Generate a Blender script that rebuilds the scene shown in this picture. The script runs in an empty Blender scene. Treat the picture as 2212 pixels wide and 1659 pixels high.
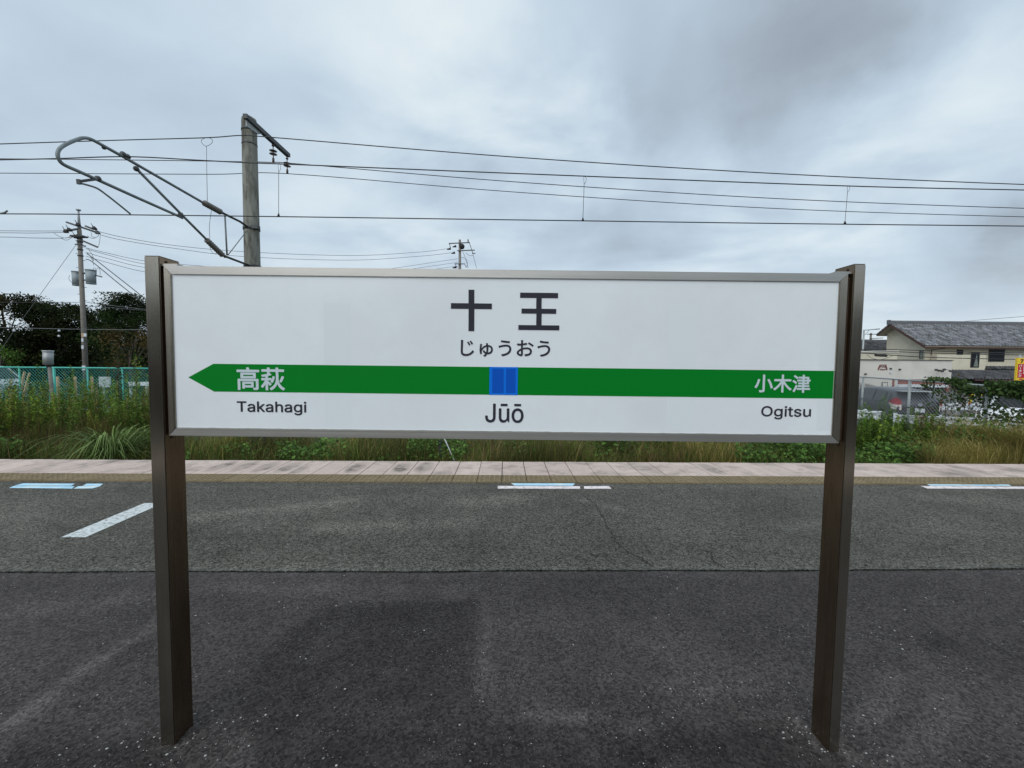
import bpy, bmesh, math, random
import numpy as np
from mathutils import Vector, Matrix
random.seed(7); rng = np.random.default_rng(7)
C = bpy.context.scene.collection
SC = bpy.context.scene

# ------------------------------------------------------------------ camera
# survey helpers: a 2212 px wide reading of the photograph -> a point of the place at a known distance
F, CX, CY, H = 895., 1106., 829.5, 1.45
YAW, PITCH, ROLL = .0175, math.radians(3.0), .009
def Rz(a): c, s = math.cos(a), math.sin(a); return np.array([[c, -s, 0], [s, c, 0], [0, 0, 1]])
def Rx(a): c, s = math.cos(a), math.sin(a); return np.array([[1, 0, 0], [0, c, -s], [0, s, c]])
RC = Rz(-YAW) @ Rx(math.pi / 2 - PITCH) @ Rz(ROLL)
O3 = np.array([0, 0, H])
def ray(u, v): return RC @ np.array([(u - CX) / F, -(v - CY) / F, -1.])
def at(u, v, Y): d = ray(u, v); return O3 + d * (Y / d[1])
def atx(u, v, X): d = ray(u, v); return O3 + d * (X / d[0])
def gnd(u, v, z=0.): d = ray(u, v); return O3 + d * ((z - H) / d[2])

cam = bpy.data.cameras.new('camera'); camo = bpy.data.objects.new('camera', cam); C.objects.link(camo)
cam.sensor_width = 36; cam.lens = F / 2212 * 36; cam.clip_end = 3000; cam.clip_start = .02
M = Matrix([list(r) for r in RC]).to_4x4(); M.translation = Vector((0, 0, H)); camo.matrix_world = M
SC.camera = camo

# ------------------------------------------------------------------ light
SUN_EL, SUN_AZ = math.radians(40), math.radians(205)      # azimuth clockwise from +Y: behind the camera, a little left
def build_world():
    w = bpy.data.worlds.new('World'); SC.world = w; w.use_nodes = True
    nt = w.node_tree; N = nt.nodes; L = nt.links; N.clear()
    def n(t, **k):
        x = N.new(t)
        for a, b in k.items(): setattr(x, a, b)
        return x
    def math_(op, a, b=None, clamp=False):
        m = n('ShaderNodeMath', operation=op); m.use_clamp = clamp
        for i, x in enumerate((a, b)):
            if x is None: continue
            if isinstance(x, (int, float)): m.inputs[i].default_value = x
            else: L.new(x, m.inputs[i])
        return m.outputs[0]
    out = n('ShaderNodeOutputWorld')
    sky = n('ShaderNodeTexSky', sky_type='NISHITA'); sky.sun_disc = False
    sky.sun_elevation = SUN_EL; sky.sun_rotation = SUN_AZ; sky.dust_density = 3
    bs = n('ShaderNodeBackground'); bs.inputs[1].default_value = .1; L.new(sky.outputs[0], bs.inputs[0])
    tc = n('ShaderNodeTexCoord'); sep = n('ShaderNodeSeparateXYZ'); L.new(tc.outputs['Generated'], sep.inputs[0])
    z = math_('MAXIMUM', sep.outputs[2], 0.0); zz = math_('ADD', z, .16)
    cmb = n('ShaderNodeCombineXYZ'); L.new(math_('DIVIDE', sep.outputs[0], zz), cmb.inputs[0]); L.new(math_('DIVIDE', sep.outputs[1], zz), cmb.inputs[1])
    mp = n('ShaderNodeMapping'); L.new(cmb.outputs[0], mp.inputs[0])
    mp.inputs['Rotation'].default_value = (0, 0, .6); mp.inputs['Scale'].default_value = (.85, 1.0, 1); mp.inputs['Location'].default_value = (2.35, .6, 0)
    n1 = n('ShaderNodeTexNoise'); n1.inputs['Scale'].default_value = .62; n1.inputs['Detail'].default_value = 7; n1.inputs['Roughness'].default_value = .47; n1.inputs['Distortion'].default_value = .15
    L.new(mp.outputs[0], n1.inputs['Vector'])
    n2 = n('ShaderNodeTexNoise'); n2.inputs['Scale'].default_value = 1.9; n2.inputs['Detail'].default_value = 8; n2.inputs['Roughness'].default_value = .52; n2.inputs['Distortion'].default_value = .25
    L.new(mp.outputs[0], n2.inputs['Vector'])
    s = math_('ADD', math_('ADD', math_('MULTIPLY', n1.outputs[0], .42), math_('MULTIPLY', n2.outputs[0], .30)), .175)
    # the two thicker rolls of cloud (upper right) and the low scud right of the middle
    n3 = n('ShaderNodeTexNoise'); n3.inputs['Scale'].default_value = 3.6; n3.inputs['Detail'].default_value = 6; n3.inputs['Roughness'].default_value = .55; L.new(tc.outputs['Generated'], n3.inputs['Vector'])
    w1 = n('ShaderNodeVectorMath', operation='SUBTRACT'); L.new(n3.outputs['Color'], w1.inputs[0]); w1.inputs[1].default_value = (.5, .5, .5)
    w2 = n('ShaderNodeVectorMath', operation='SCALE'); L.new(w1.outputs[0], w2.inputs[0]); w2.inputs['Scale'].default_value = .26
    w3 = n('ShaderNodeVectorMath', operation='ADD'); L.new(w2.outputs[0], w3.inputs[0]); L.new(tc.outputs['Generated'], w3.inputs[1]); WARP = w3.outputs[0]
    def blob(u, v, r, k, e=1.0):
        d = Vector(ray(u, v)).normalized()
        q = n('ShaderNodeVectorMath', operation='SUBTRACT'); L.new(WARP, q.inputs[0]); q.inputs[1].default_value = d
        sc = n('ShaderNodeVectorMath', operation='MULTIPLY'); L.new(q.outputs[0], sc.inputs[0]); sc.inputs[1].default_value = (1, 1, e)
        ln = n('ShaderNodeVectorMath', operation='LENGTH'); L.new(sc.outputs[0], ln.inputs[0])
        g = math_('SUBTRACT', 1.0, math_('DIVIDE', ln.outputs['Value'], r), clamp=True)
        g = math_('MULTIPLY', math_('POWER', g, 1.3), k)
        return math_('MULTIPLY', g, math_('SUBTRACT', math_('MULTIPLY', n2.outputs[0], 4.0), 1.0))
    for b in BLOBS: s = math_('SUBTRACT', s, blob(*b))
    r = n('ShaderNodeValToRGB'); L.new(s, r.inputs[0]); e = r.color_ramp.elements
    e[0].position = .27; e[0].color = (.27, .31, .36, 1)
    e[1].position = .66; e[1].color = (.76, .84, .87, 1)
    for p, c in ((.38, (.345, .405, .47, 1)), (.455, (.45, .55, .65, 1)), (.51, (.52, .63, .735, 1)), (.58, (.64, .745, .82, 1))):
        x = e.new(p); x.color = c
    # thin bright strip over the horizon
    hz = n('ShaderNodeMapRange'); L.new(z, hz.inputs[0]); hz.inputs[1].default_value = 0; hz.inputs[2].default_value = .26; hz.inputs[3].default_value = .30; hz.inputs[4].default_value = 0; hz.interpolation_type = 'SMOOTHSTEP'
    hm = n('ShaderNodeMix', data_type='RGBA'); L.new(hz.outputs[0], hm.inputs[0]); L.new(r.outputs[0], hm.inputs[6]); hm.inputs[7].default_value = (.74, .81, .84, 1)
    bc = n('ShaderNodeBackground'); L.new(hm.outputs[2], bc.inputs[0]); bc.inputs[1].default_value = SKY_K
    mx = n('ShaderNodeMixShader'); mx.inputs[0].default_value = .93
    L.new(bs.outputs[0], mx.inputs[1]); L.new(bc.outputs[0], mx.inputs[2]); L.new(mx.outputs[0], out.inputs[0])
SKY_K = 1.08
BLOBS = [(1190, 50, .19, .08), (1340, 180, .16, .09), (1480, 70, .20, .06), (1650, 170, .19, .12), (1800, 80, .21, .11), (1980, 30, .20, .10), (1420, 290, .12, .05), (1310, 455, .14, .10), (1180, 500, .12, .08), (1430, 435, .12, .05),
         (2190, 480, .18, .12), (2100, 560, .16, .08), (1690, 320, .12, .06), (450, 230, .30, .04), (0, 120, .30, .025), (1000, 330, .32, -.09), (1230, 330, .24, -.10), (980, 110, .24, -.06), (2180, 160, .26, -.07), (1600, 400, .28, -.07), (1900, 330, .2, -.05)]
build_world()
sl = bpy.data.lights.new('sun', 'SUN'); sl.energy = 1.5; sl.angle = math.radians(60); sl.color = (1, .98, .95)
so = bpy.data.objects.new('sun', sl); C.objects.link(so)
sd = Vector((math.sin(SUN_AZ) * math.cos(SUN_EL), math.cos(SUN_AZ) * math.cos(SUN_EL), math.sin(SUN_EL)))
so.rotation_euler = sd.to_track_quat('Z', 'Y').to_euler()
SC.view_settings.view_transform = 'Standard'; SC.view_settings.look = 'None'; SC.view_settings.gamma = 1
SC.view_settings.exposure = 0.0; SC.view_settings.use_curve_mapping = False
SC.cycles.max_bounces = 6; SC.cycles.transparent_max_bounces = 12

# ------------------------------------------------------------------ materials
def mat(name, col, rough=.6, metal=0., var=.0, vscale=4., bump=0., bscale=40., dirt=None, dscale=1.5, damt=.5, stretch=(1, 1, 1), trans=0., attr=None, spec=.5, objrand=0., emit=None, coat=0.):
    m = bpy.data.materials.new(name); m.use_nodes = True
    nt = m.node_tree; N = nt.nodes; L = nt.links
    b = N['Principled BSDF']; b.inputs['Roughness'].default_value = rough; b.inputs['Metallic'].default_value = metal
    b.inputs['Specular IOR Level'].default_value = spec
    if coat: b.inputs['Coat Weight'].default_value = coat; b.inputs['Coat Roughness'].default_value = .05
    tc = N.new('ShaderNodeTexCoord'); mp = N.new('ShaderNodeMapping'); mp.inputs['Scale'].default_value = stretch
    geo = N.new('ShaderNodeNewGeometry')
    L.new(geo.outputs['Position'], mp.inputs[0])
    if attr:
        a = N.new('ShaderNodeAttribute'); a.attribute_name = attr; c = a.outputs['Color']
    else:
        rg = N.new('ShaderNodeRGB'); rg.outputs[0].default_value = (*col, 1); c = rg.outputs[0]
    if objrand:
        oi = N.new('ShaderNodeObjectInfo'); mr = N.new('ShaderNodeMapRange'); L.new(oi.outputs['Random'], mr.inputs[0])
        mr.inputs[3].default_value = 1 - objrand; mr.inputs[4].default_value = 1 + objrand
        v = N.new('ShaderNodeVectorMath'); v.operation = 'SCALE'; L.new(c, v.inputs[0]); L.new(mr.outputs[0], v.inputs['Scale']); c = v.outputs[0]
    if var:
        no = N.new('ShaderNodeTexNoise'); no.inputs['Scale'].default_value = vscale; no.inputs['Detail'].default_value = 6; no.inputs['Roughness'].default_value = .65
        L.new(mp.outputs[0], no.inputs['Vector'])
        mr = N.new('ShaderNodeMapRange'); L.new(no.outputs[0], mr.inputs[0]); mr.inputs[1].default_value = .25; mr.inputs[2].default_value = .75
        mr.inputs[3].default_value = 1 - var; mr.inputs[4].default_value = 1 + var
        v = N.new('ShaderNodeVectorMath'); v.operation = 'SCALE'; L.new(c, v.inputs[0]); L.new(mr.outputs[0], v.inputs['Scale']); c = v.outputs[0]
    if dirt:
        no = N.new('ShaderNodeTexNoise'); no.inputs['Scale'].default_value = dscale; no.inputs['Detail'].default_value = 8; no.inputs['Roughness'].default_value = .7
        L.new(mp.outputs[0], no.inputs['Vector'])
        mr = N.new('ShaderNodeMapRange'); L.new(no.outputs[0], mr.inputs[0]); mr.inputs[1].default_value = .48; mr.inputs[2].default_value = .68; mr.inputs[3].default_value = 0; mr.inputs[4].default_value = damt
        mx = N.new('ShaderNodeMix'); mx.data_type = 'RGBA'; L.new(mr.outputs[0], mx.inputs[0]); L.new(c, mx.inputs[6]); mx.inputs[7].default_value = (*dirt, 1); c = mx.outputs[2]
    L.new(c, b.inputs['Base Color'])
    if bump:
        no = N.new('ShaderNodeTexNoise'); no.inputs['Scale'].default_value = bscale; no.inputs['Detail'].default_value = 4
        L.new(mp.outputs[0], no.inputs['Vector'])
        bp = N.new('ShaderNodeBump'); bp.inputs['Strength'].default_value = bump; bp.inputs['Distance'].default_value = .01
        L.new(no.outputs[0], bp.inputs['Height']); L.new(bp.outputs[0], b.inputs['Normal'])
    if emit:
        b.inputs['Emission Color'].default_value = (*emit[0], 1); b.inputs['Emission Strength'].default_value = emit[1]
    if trans:
        tr = N.new('ShaderNodeBsdfTranslucent'); L.new(c, tr.inputs[0]); ms = N.new('ShaderNodeMixShader'); ms.inputs[0].default_value = trans
        L.new(b.outputs[0], ms.inputs[1]); L.new(tr.outputs[0], ms.inputs[2]); L.new(ms.outputs[0], N['Material Output'].inputs[0])
    return m

def steel(name, col, rough, streak, rust, aniso_rot=0.0, rustamt=.6):
    """brushed stainless with a lengthwise grain (streak = axis scale) and brownish staining"""
    m = bpy.data.materials.new(name); m.use_nodes = True; nt = m.node_tree; N = nt.nodes; L = nt.links
    b = N['Principled BSDF']; b.inputs['Metallic'].default_value = .94; b.inputs['Roughness'].default_value = rough
    tc = N.new('ShaderNodeTexCoord'); mp = N.new('ShaderNodeMapping'); mp.inputs['Scale'].default_value = streak; L.new(tc.outputs['Object'], mp.inputs[0])
    g = N.new('ShaderNodeTexNoise'); g.inputs['Scale'].default_value = 1; g.inputs['Detail'].default_value = 5; L.new(mp.outputs[0], g.inputs['Vector'])
    d = N.new('ShaderNodeTexNoise'); d.inputs['Scale'].default_value = 3.5; d.inputs['Detail'].default_value = 7; d.inputs['Roughness'].default_value = .7
    mp2 = N.new('ShaderNodeMapping'); mp2.inputs['Scale'].default_value = tuple(min(2.5, max(.5, k / 40)) for k in streak); L.new(tc.outputs['Object'], mp2.inputs[0]); L.new(mp2.outputs[0], d.inputs['Vector'])
    mr = N.new('ShaderNodeMapRange'); L.new(g.outputs[0], mr.inputs[0]); mr.inputs[3].default_value = .84; mr.inputs[4].default_value = 1.16
    rg = N.new('ShaderNodeRGB'); rg.outputs[0].default_value = (*col, 1)
    v = N.new('ShaderNodeVectorMath'); v.operation = 'SCALE'; L.new(rg.outputs[0], v.inputs[0]); L.new(mr.outputs[0], v.inputs['Scale'])
    m2 = N.new('ShaderNodeMapRange'); L.new(d.outputs[0], m2.inputs[0]); m2.inputs[1].default_value = .42; m2.inputs[2].default_value = .75; m2.inputs[4].default_value = rustamt
    mx = N.new('ShaderNodeMix'); mx.data_type = 'RGBA'; L.new(m2.outputs[0], mx.inputs[0]); L.new(v.outputs[0], mx.inputs[6]); mx.inputs[7].default_value = (*rust, 1)
    L.new(mx.outputs[2], b.inputs['Base Color'])
    m3 = N.new('ShaderNodeMapRange'); L.new(g.outputs[0], m3.inputs[0]); m3.inputs[3].default_value = rough - .07; m3.inputs[4].default_value = rough + .1; L.new(m3.outputs[0], b.inputs['Roughness'])
    bp = N.new('ShaderNodeBump'); bp.inputs['Strength'].default_value = .05; bp.inputs['Distance'].default_value = .002; L.new(g.outputs[0], bp.inputs['Height']); L.new(bp.outputs[0], b.inputs['Normal'])
    return m

def asphalt(name, col, fleck, spk, stain=True, coarse=1.0, grain=.2):
    m = bpy.data.materials.new(name); m.use_nodes = True; nt = m.node_tree; N = nt.nodes; L = nt.links
    b = N['Principled BSDF']; b.inputs['Roughness'].default_value = .93; b.inputs['Specular IOR Level'].default_value = .16
    g = N.new('ShaderNodeNewGeometry'); P = g.outputs['Position']
    def noise(s, d=5, r=.6):
        n = N.new('ShaderNodeTexNoise'); n.inputs['Scale'].default_value = s; n.inputs['Detail'].default_value = d; n.inputs['Roughness'].default_value = r; L.new(P, n.inputs['Vector']); return n.outputs[0]
    def mrange(x, a, b_, c, d):
        n = N.new('ShaderNodeMapRange'); L.new(x, n.inputs[0]); n.inputs[1].default_value = a; n.inputs[2].default_value = b_; n.inputs[3].default_value = c; n.inputs[4].default_value = d; return n.outputs[0]
    def mul(a, b_):
        n = N.new('ShaderNodeMath'); n.operation = 'MULTIPLY'; L.new(a, n.inputs[0]); L.new(b_, n.inputs[1]); return n.outputs[0]
    big = mrange(noise(.9, 6, .6), .3, .7, .80, 1.22)
    mid = mrange(noise(7, 5, .7), .3, .7, .86, 1.14)
    fine = mrange(noise(190 / coarse, 3, .75), .32, .68, 1 - fleck, 1 + fleck)
    vo = N.new('ShaderNodeTexVoronoi'); vo.inputs['Scale'].default_value = 105 / coarse; L.new(P, vo.inputs['Vector'])
    vs = N.new('ShaderNodeSeparateColor'); L.new(vo.outputs['Color'], vs.inputs[0])
    agg = mrange(vs.outputs[0], 0, 1, .62 - grain, 1.4 + grain)
    k = mul(mul(big, mid), mul(fine, agg)); k = mul(k, mrange(noise(60, 4, .7), .3, .7, 1 - grain, 1 + grain))
    if stain:
        a = N.new('ShaderNodeAttribute'); a.attribute_name = 'stain'; sn = mul(a.outputs['Fac'], mrange(noise(5, 7, .7), .3, .7, .55, 1.75)); st = N.new('ShaderNodeMath'); st.operation = 'ADD'; L.new(sn, st.inputs[0]); st.inputs[1].default_value = 1.0  # stain also carries the painted vignette darkening
        k = mul(k, st.outputs[0])
    rg = N.new('ShaderNodeRGB'); rg.outputs[0].default_value = (*col, 1)
    v = N.new('ShaderNodeVectorMath'); v.operation = 'SCALE'; L.new(rg.outputs[0], v.inputs[0]); L.new(k, v.inputs['Scale'])
    # scattered pale stones
    c = v.outputs[0]; clus = noise(2.6, 4, .6)
    for s, th, rad, cc in ((52, spk * .7, .22, (.46, .46, .44)), (80, spk * 4, .30, (.20, .20, .19)), (150, spk * 9, .36, (.17, .17, .16))):
        w = N.new('ShaderNodeTexVoronoi'); w.inputs['Scale'].default_value = s; L.new(P, w.inputs['Vector'])
        q = N.new('ShaderNodeSeparateColor'); L.new(w.outputs['Color'], q.inputs[0])
        a1 = N.new('ShaderNodeMath'); a1.operation = 'LESS_THAN'; L.new(q.outputs[1], a1.inputs[0]); a1.inputs[1].default_value = th
        a2 = N.new('ShaderNodeMath'); a2.operation = 'LESS_THAN'; L.new(w.outputs['Distance'], a2.inputs[0]); L.new(mrange(clus, .42, .62, rad * .35, rad * 1.15), a2.inputs[1])
        mx = N.new('ShaderNodeMix'); mx.data_type = 'RGBA'; L.new(mul(a1.outputs[0], a2.outputs[0]), mx.inputs[0]); L.new(c, mx.inputs[6]); mx.inputs[7].default_value = (*cc, 1); c = mx.outputs[2]
    L.new(c, b.inputs['Base Color'])
    bp = N.new('ShaderNodeBump'); bp.inputs['Strength'].default_value = .55; bp.inputs['Distance'].default_value = .004
    L.new(vo.outputs['Distance'], bp.inputs['Height']); L.new(bp.outputs[0], b.inputs['Normal'])
    return m

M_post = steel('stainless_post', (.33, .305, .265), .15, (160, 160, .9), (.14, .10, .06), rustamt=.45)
M_side = steel('stainless_post_side', (.21, .155, .105), .24, (160, 160, .9), (.10, .06, .03), rustamt=.75)  # inner faces: their brown reflections are put into this darker steel colour
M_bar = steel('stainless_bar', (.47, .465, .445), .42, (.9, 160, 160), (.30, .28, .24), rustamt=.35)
M_vbar = steel('stainless_upright_bar', (.36, .335, .29), .26, (160, 160, .9), (.16, .12, .08), rustamt=.5)  # uprights' dark reflections painted in as a darker copy of the bar steel
M_seam = mat('rusty_seam', (.045, .026, .014), .8, var=.4, vscale=30)
M_panel = mat('milk_white_panel', (.79, .845, .88), .16, var=.035, vscale=1.6, spec=.4, dirt=(.62, .64, .64), dscale=.9, damt=.35)
M_green = mat('green_film', (.0015, .20, .02), .45, spec=.08)
M_blue = mat('blue_film', (.005, .17, .74), .45, spec=.1)
M_blued = mat('darker_blue', (.004, .09, .50), .45, spec=.1)  # darker tone for the inside of the blue square
M_ink = mat('black_lettering', (.035, .035, .048), .45, spec=.12)
M_wht = mat('pale_lettering', (.56, .66, .70), .35)
M_conc = mat('concrete', (.20, .19, .17), .9, var=.3, vscale=6, bump=.4, bscale=60, dirt=(.07, .07, .06), dscale=2)
M_dark = mat('dark_joint_dirt', (.022, .021, .018), .95, var=.4, vscale=60)
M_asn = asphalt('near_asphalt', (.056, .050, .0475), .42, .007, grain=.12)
M_asf = asphalt('far_asphalt', (.087, .083, .070), .78, .026, coarse=1.2, grain=.30)
M_pink = mat('pink_paving_tile', (.56, .455, .40), .85, var=.14, vscale=9, bump=.25, bscale=90, dirt=(.20, .17, .15), dscale=1.9, damt=.8, objrand=.08, spec=.2)
M_tact = mat('worn_yellow_block', (.20, .155, .09), .85, var=.3, vscale=16, bump=.2, bscale=90, dirt=(.15, .115, .06), dscale=3, damt=.7, objrand=.08, spec=.2)
M_mline = mat('worn_white_paint', (.62, .66, .66), .8, var=.12, vscale=40, dirt=(.13, .13, .12), dscale=26, damt=1.0)
M_mpink = mat('pinkish_white_marker_film', (.85, .76, .76), .6, var=.08, vscale=20, dirt=(.30, .27, .26), dscale=14, damt=.9)
M_mblue = mat('light_blue_marker_film', (.42, .70, .88), .6, var=.2, vscale=6, dirt=(.74, .82, .80), dscale=5, damt=1.0)
M_galv = mat('galvanised_steel', (.34, .37, .37), .5, metal=.35, var=.2, vscale=12, bump=.1)
M_galvd = mat('dark_galvanised_steel', (.065, .072, .074), .55, metal=.3, var=.3, vscale=20)
M_pipe = mat('weathered_grey_pipe', (.19, .225, .235), .5, metal=.2, var=.25, vscale=9, dirt=(.10, .08, .06), dscale=8, damt=.5)
M_cpole = mat('weathered_concrete_pole', (.23, .235, .205), .9, var=.4, vscale=4, bump=.5, bscale=40, dirt=(.035, .028, .018), dscale=1.7, damt=1.0, stretch=(2.6, 2.6, .6))
M_upole = mat('grey_concrete_pole', (.20, .185, .165), .9, var=.2, vscale=4, bump=.3)
M_ins = mat('brown_grey_insulator', (.15, .14, .125), .5, var=.2, vscale=20)
M_porc = mat('brown_porcelain', (.09, .06, .045), .3, var=.2, vscale=20)
M_wire = mat('dark_wire', (.035, .036, .04), .5, metal=.3)
M_wirel = mat('grey_wire', (.13, .14, .15), .6)
M_black = mat('black_rubber', (.018, .018, .018), .7)
M_leaf = mat('leaves', (.1, .2, .05), .7, attr='tint', trans=.2, spec=.12)
M_bark = mat('bark', (.06, .05, .04), .9, var=.3, bump=.6, bscale=30)
M_soil = mat('weedy_soil', (.075, .068, .045), .95, var=.4, vscale=3, bump=.6, bscale=12, dirt=(.05, .06, .025), dscale=.8, damt=.8)
M_lot = mat('parking_asphalt', (.10, .10, .098), .9, var=.15, vscale=4)
M_teal = mat('turquoise_coated_steel', (.055, .42, .34), .45, var=.15, vscale=12)
M_white = mat('white_painted_metal', (.60, .64, .68), .5, var=.08, vscale=8, dirt=(.4, .42, .42), dscale=3, damt=.4)
M_wood = mat('pale_round_timber', (.50, .33, .18), .85, var=.2, vscale=12)
M_cream = mat('cream_render', (.60, .56, .44), .95, var=.05, vscale=1.2, dirt=(.38, .35, .28), dscale=.7, damt=.4)
M_cream2 = mat('off_white_render', (.62, .60, .55), .95, var=.04, vscale=1.2, dirt=(.40, .38, .34), dscale=.6, damt=.4)
M_soff = mat('cream_soffit', (.40, .36, .28), .9)
M_red = mat('dull_red_wall', (.24, .085, .07), .9, var=.12, vscale=3)
M_tile = mat('grey_roof_tile', (.13, .14, .155), .4, var=.35, vscale=1.2, spec=.7, attr='tint')
M_ridge = mat('grey_ridge_tile', (.12, .125, .135), .5, var=.3, vscale=4)
M_tiled = mat('dark_roof_tile', (.055, .058, .064), .55, var=.35, vscale=4, spec=.4, attr='tint')
M_fascia = mat('dark_red_brown_fascia', (.07, .035, .03), .7)
M_glass = mat('dark_window_glass', (.012, .014, .017), .2, spec=.12)
M_curt = mat('grey_green_curtain', (.16, .19, .17), .9, var=.3, vscale=6)
M_frame = mat('dark_window_frame', (.03, .03, .03), .5)
M_shut = mat('pale_grey_shutter', (.42, .46, .48), .7, var=.06, vscale=5)
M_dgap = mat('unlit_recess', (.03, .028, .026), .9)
M_carb = mat('charcoal_car_paint', (.032, .032, .042), .35, coat=.25, var=.06, vscale=2)
M_carw = mat('white_car_paint', (.78, .80, .82), .3, coat=.6)
M_cars = mat('silver_car_paint', (.50, .54, .56), .3, metal=.3, coat=.6)
M_cgl = mat('tinted_car_glass', (.010, .011, .013), .06, spec=.5)
M_lred = mat('red_lamp_lens', (.30, .02, .03), .15, spec=.6)
M_lwht = mat('clear_lamp_lens', (.72, .66, .64), .15, spec=.6)
M_chr = mat('chrome', (.75, .77, .78), .15, metal=1)
M_yel = mat('yellow_sign_film', (.80, .55, .03), .6)
M_sred = mat('red_sign_film', (.48, .01, .03), .6)
M_swht = mat('white_sign_lettering', (.80, .80, .78), .6)
M_crm_dirt = mat('faded_red_letters', (.16, .05, .045), .7)
M_stone = mat('loose_grit', (.36, .36, .34), .85, objrand=.3, var=.3, vscale=80)

# ------------------------------------------------------------------ mesh helpers
def perp(d):
    d = Vector(d).normalized(); a = Vector((0, 0, 1)) if abs(d.z) < .9 else Vector((1, 0, 0))
    x = d.cross(a).normalized(); return x, x.cross(d).normalized()
class MB:
    def __init__(s): s.v = []; s.f = []; s.sm = []
    def box(s, a, b, M=None):
        (x0, y0, z0), (x1, y1, z1) = a, b; k = len(s.v)
        for z in (z0, z1):
            for x, y in ((x0, y0), (x1, y0), (x1, y1), (x0, y1)):
                p = Vector((x, y, z)); s.v.append(M @ p if M else p)
        s.f += [[k + i for i in q] for q in ((0, 3, 2, 1), (4, 5, 6, 7), (0, 1, 5, 4), (1, 2, 6, 5), (2, 3, 7, 6), (3, 0, 4, 7))]; s.sm += [0] * 6
        return s
    def poly(s, pts, th=None):
        """polygon; with th (vector) extruded"""
        k = len(s.v); n = len(pts); s.v += [Vector(p) for p in pts]; s.f.append([k + i for i in range(n)]); s.sm.append(0)
        if th is not None:
            t = Vector(th); s.v += [Vector(p) + t for p in pts]; s.f[-1] = [k + i for i in range(n)][::-1]
            s.f.append([k + n + i for i in range(n)]); s.sm.append(0)
            for i in range(n): j = (i + 1) % n; s.f.append([k + i, k + j, k + n + j, k + n + i]); s.sm.append(0)
        return s
    def tube(s, pts, r, n=8, cap=True, smooth=1):
        pts = [Vector(p) for p in pts]; m = len(pts); rs = r if isinstance(r, (list, tuple)) else [r] * m
        k = len(s.v); x = None
        for i, p in enumerate(pts):
            d = (pts[min(i + 1, m - 1)] - pts[max(i - 1, 0)])
            if x is None: x, y = perp(d)
            else:
                dn = d.normalized(); x = (x - dn * x.dot(dn)).normalized(); y = x.cross(dn).normalized()
            for j in range(n):
                t = 2 * math.pi * j / n; s.v.append(p + (x * math.cos(t) + y * math.sin(t)) * rs[i])
        for i in range(m - 1):
            for j in range(n):
                q = (j + 1) % n; s.f.append([k + i * n + j, k + i * n + q, k + (i + 1) * n + q, k + (i + 1) * n + j]); s.sm.append(smooth)
        if cap: s.f.append([k + j for j in range(n)][::-1]); s.f.append([k + (m - 1) * n + j for j in range(n)]); s.sm += [0, 0]
        return s
    def bar(s, a, b, w, h):
        """rectangular bar from a to b"""
        a, b = Vector(a), Vector(b); x, y = perp(b - a); k = len(s.v)
        for p in (a, b):
            for i, j in ((-1, -1), (1, -1), (1, 1), (-1, 1)): s.v.append(p + x * i * w / 2 + y * j * h / 2)
        s.f += [[k + i for i in q] for q in ((0, 3, 2, 1), (4, 5, 6, 7), (0, 1, 5, 4), (1, 2, 6, 5), (2, 3, 7, 6), (3, 0, 4, 7))]; s.sm += [0] * 6
        return s
    def sphere(s, c, r, n=8, sc=(1, 1, 1)):
        c = Vector(c); k = len(s.v); m = n // 2
        for i in range(m + 1):
            t = math.pi * i / m
            for j in range(n):
                p = 2 * math.pi * j / n; s.v.append(c + Vector((math.sin(t) * math.cos(p) * sc[0], math.sin(t) * math.sin(p) * sc[1], math.cos(t) * sc[2])) * r)
        for i in range(m):
            for j in range(n):
                q = (j + 1) % n; s.f.append([k + i * n + j, k + (i + 1) * n + j, k + (i + 1) * n + q, k + i * n + q]); s.sm.append(1)
        return s
    def mesh(s, name, m):
        me = bpy.data.meshes.new(name); me.from_pydata([tuple(v) for v in s.v], [], s.f); me.polygons.foreach_set('use_smooth', [bool(x) for x in s.sm])
        me.materials.append(m); me.update(); return me
    def build(s, name, m, parent=None, bevel=0):
        me = s.mesh(name, m); o = bpy.data.objects.new(name, me); C.objects.link(o)
        if bevel:
            bm = bmesh.new(); bm.from_mesh(me); bmesh.ops.recalc_face_normals(bm, faces=bm.faces)
            bmesh.ops.bevel(bm, geom=bm.edges[:], offset=bevel, segments=2, affect='EDGES', clamp_overlap=True); bm.to_mesh(me); bm.free()
        if parent: par(o, parent)
        return o
def par(o, p):
    """parent keeping world placement (meshes are written in world coordinates unless the parent sits at the origin)"""
    o.parent = p
    if not p.get('local_parts'): o.matrix_parent_inverse = PARENT_M[p.name].inverted() if p.name in PARENT_M else Matrix()
    return o
PARENT_M = {}
def thing(name, label, cat, loc=(0, 0, 0), rz=0., group=None, local=False):
    o = bpy.data.objects.new(name, None); C.objects.link(o); o.location = loc; o.rotation_euler = (0, 0, rz); o.empty_display_size = .2
    o['label'] = label; o['category'] = cat
    if group: o['group'] = group
    if local: o['local_parts'] = True
    PARENT_M[o.name] = Matrix.Translation(Vector(loc)) @ Matrix.Rotation(rz, 4, 'Z')
    return o
def tag(o, label, cat, group=None, kind=None):
    if label: o['label'] = label
    if cat: o['category'] = cat
    if group: o['group'] = group
    if kind: o['kind'] = kind
    return o
def struct(o): o['kind'] = 'structure'; return o

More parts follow.
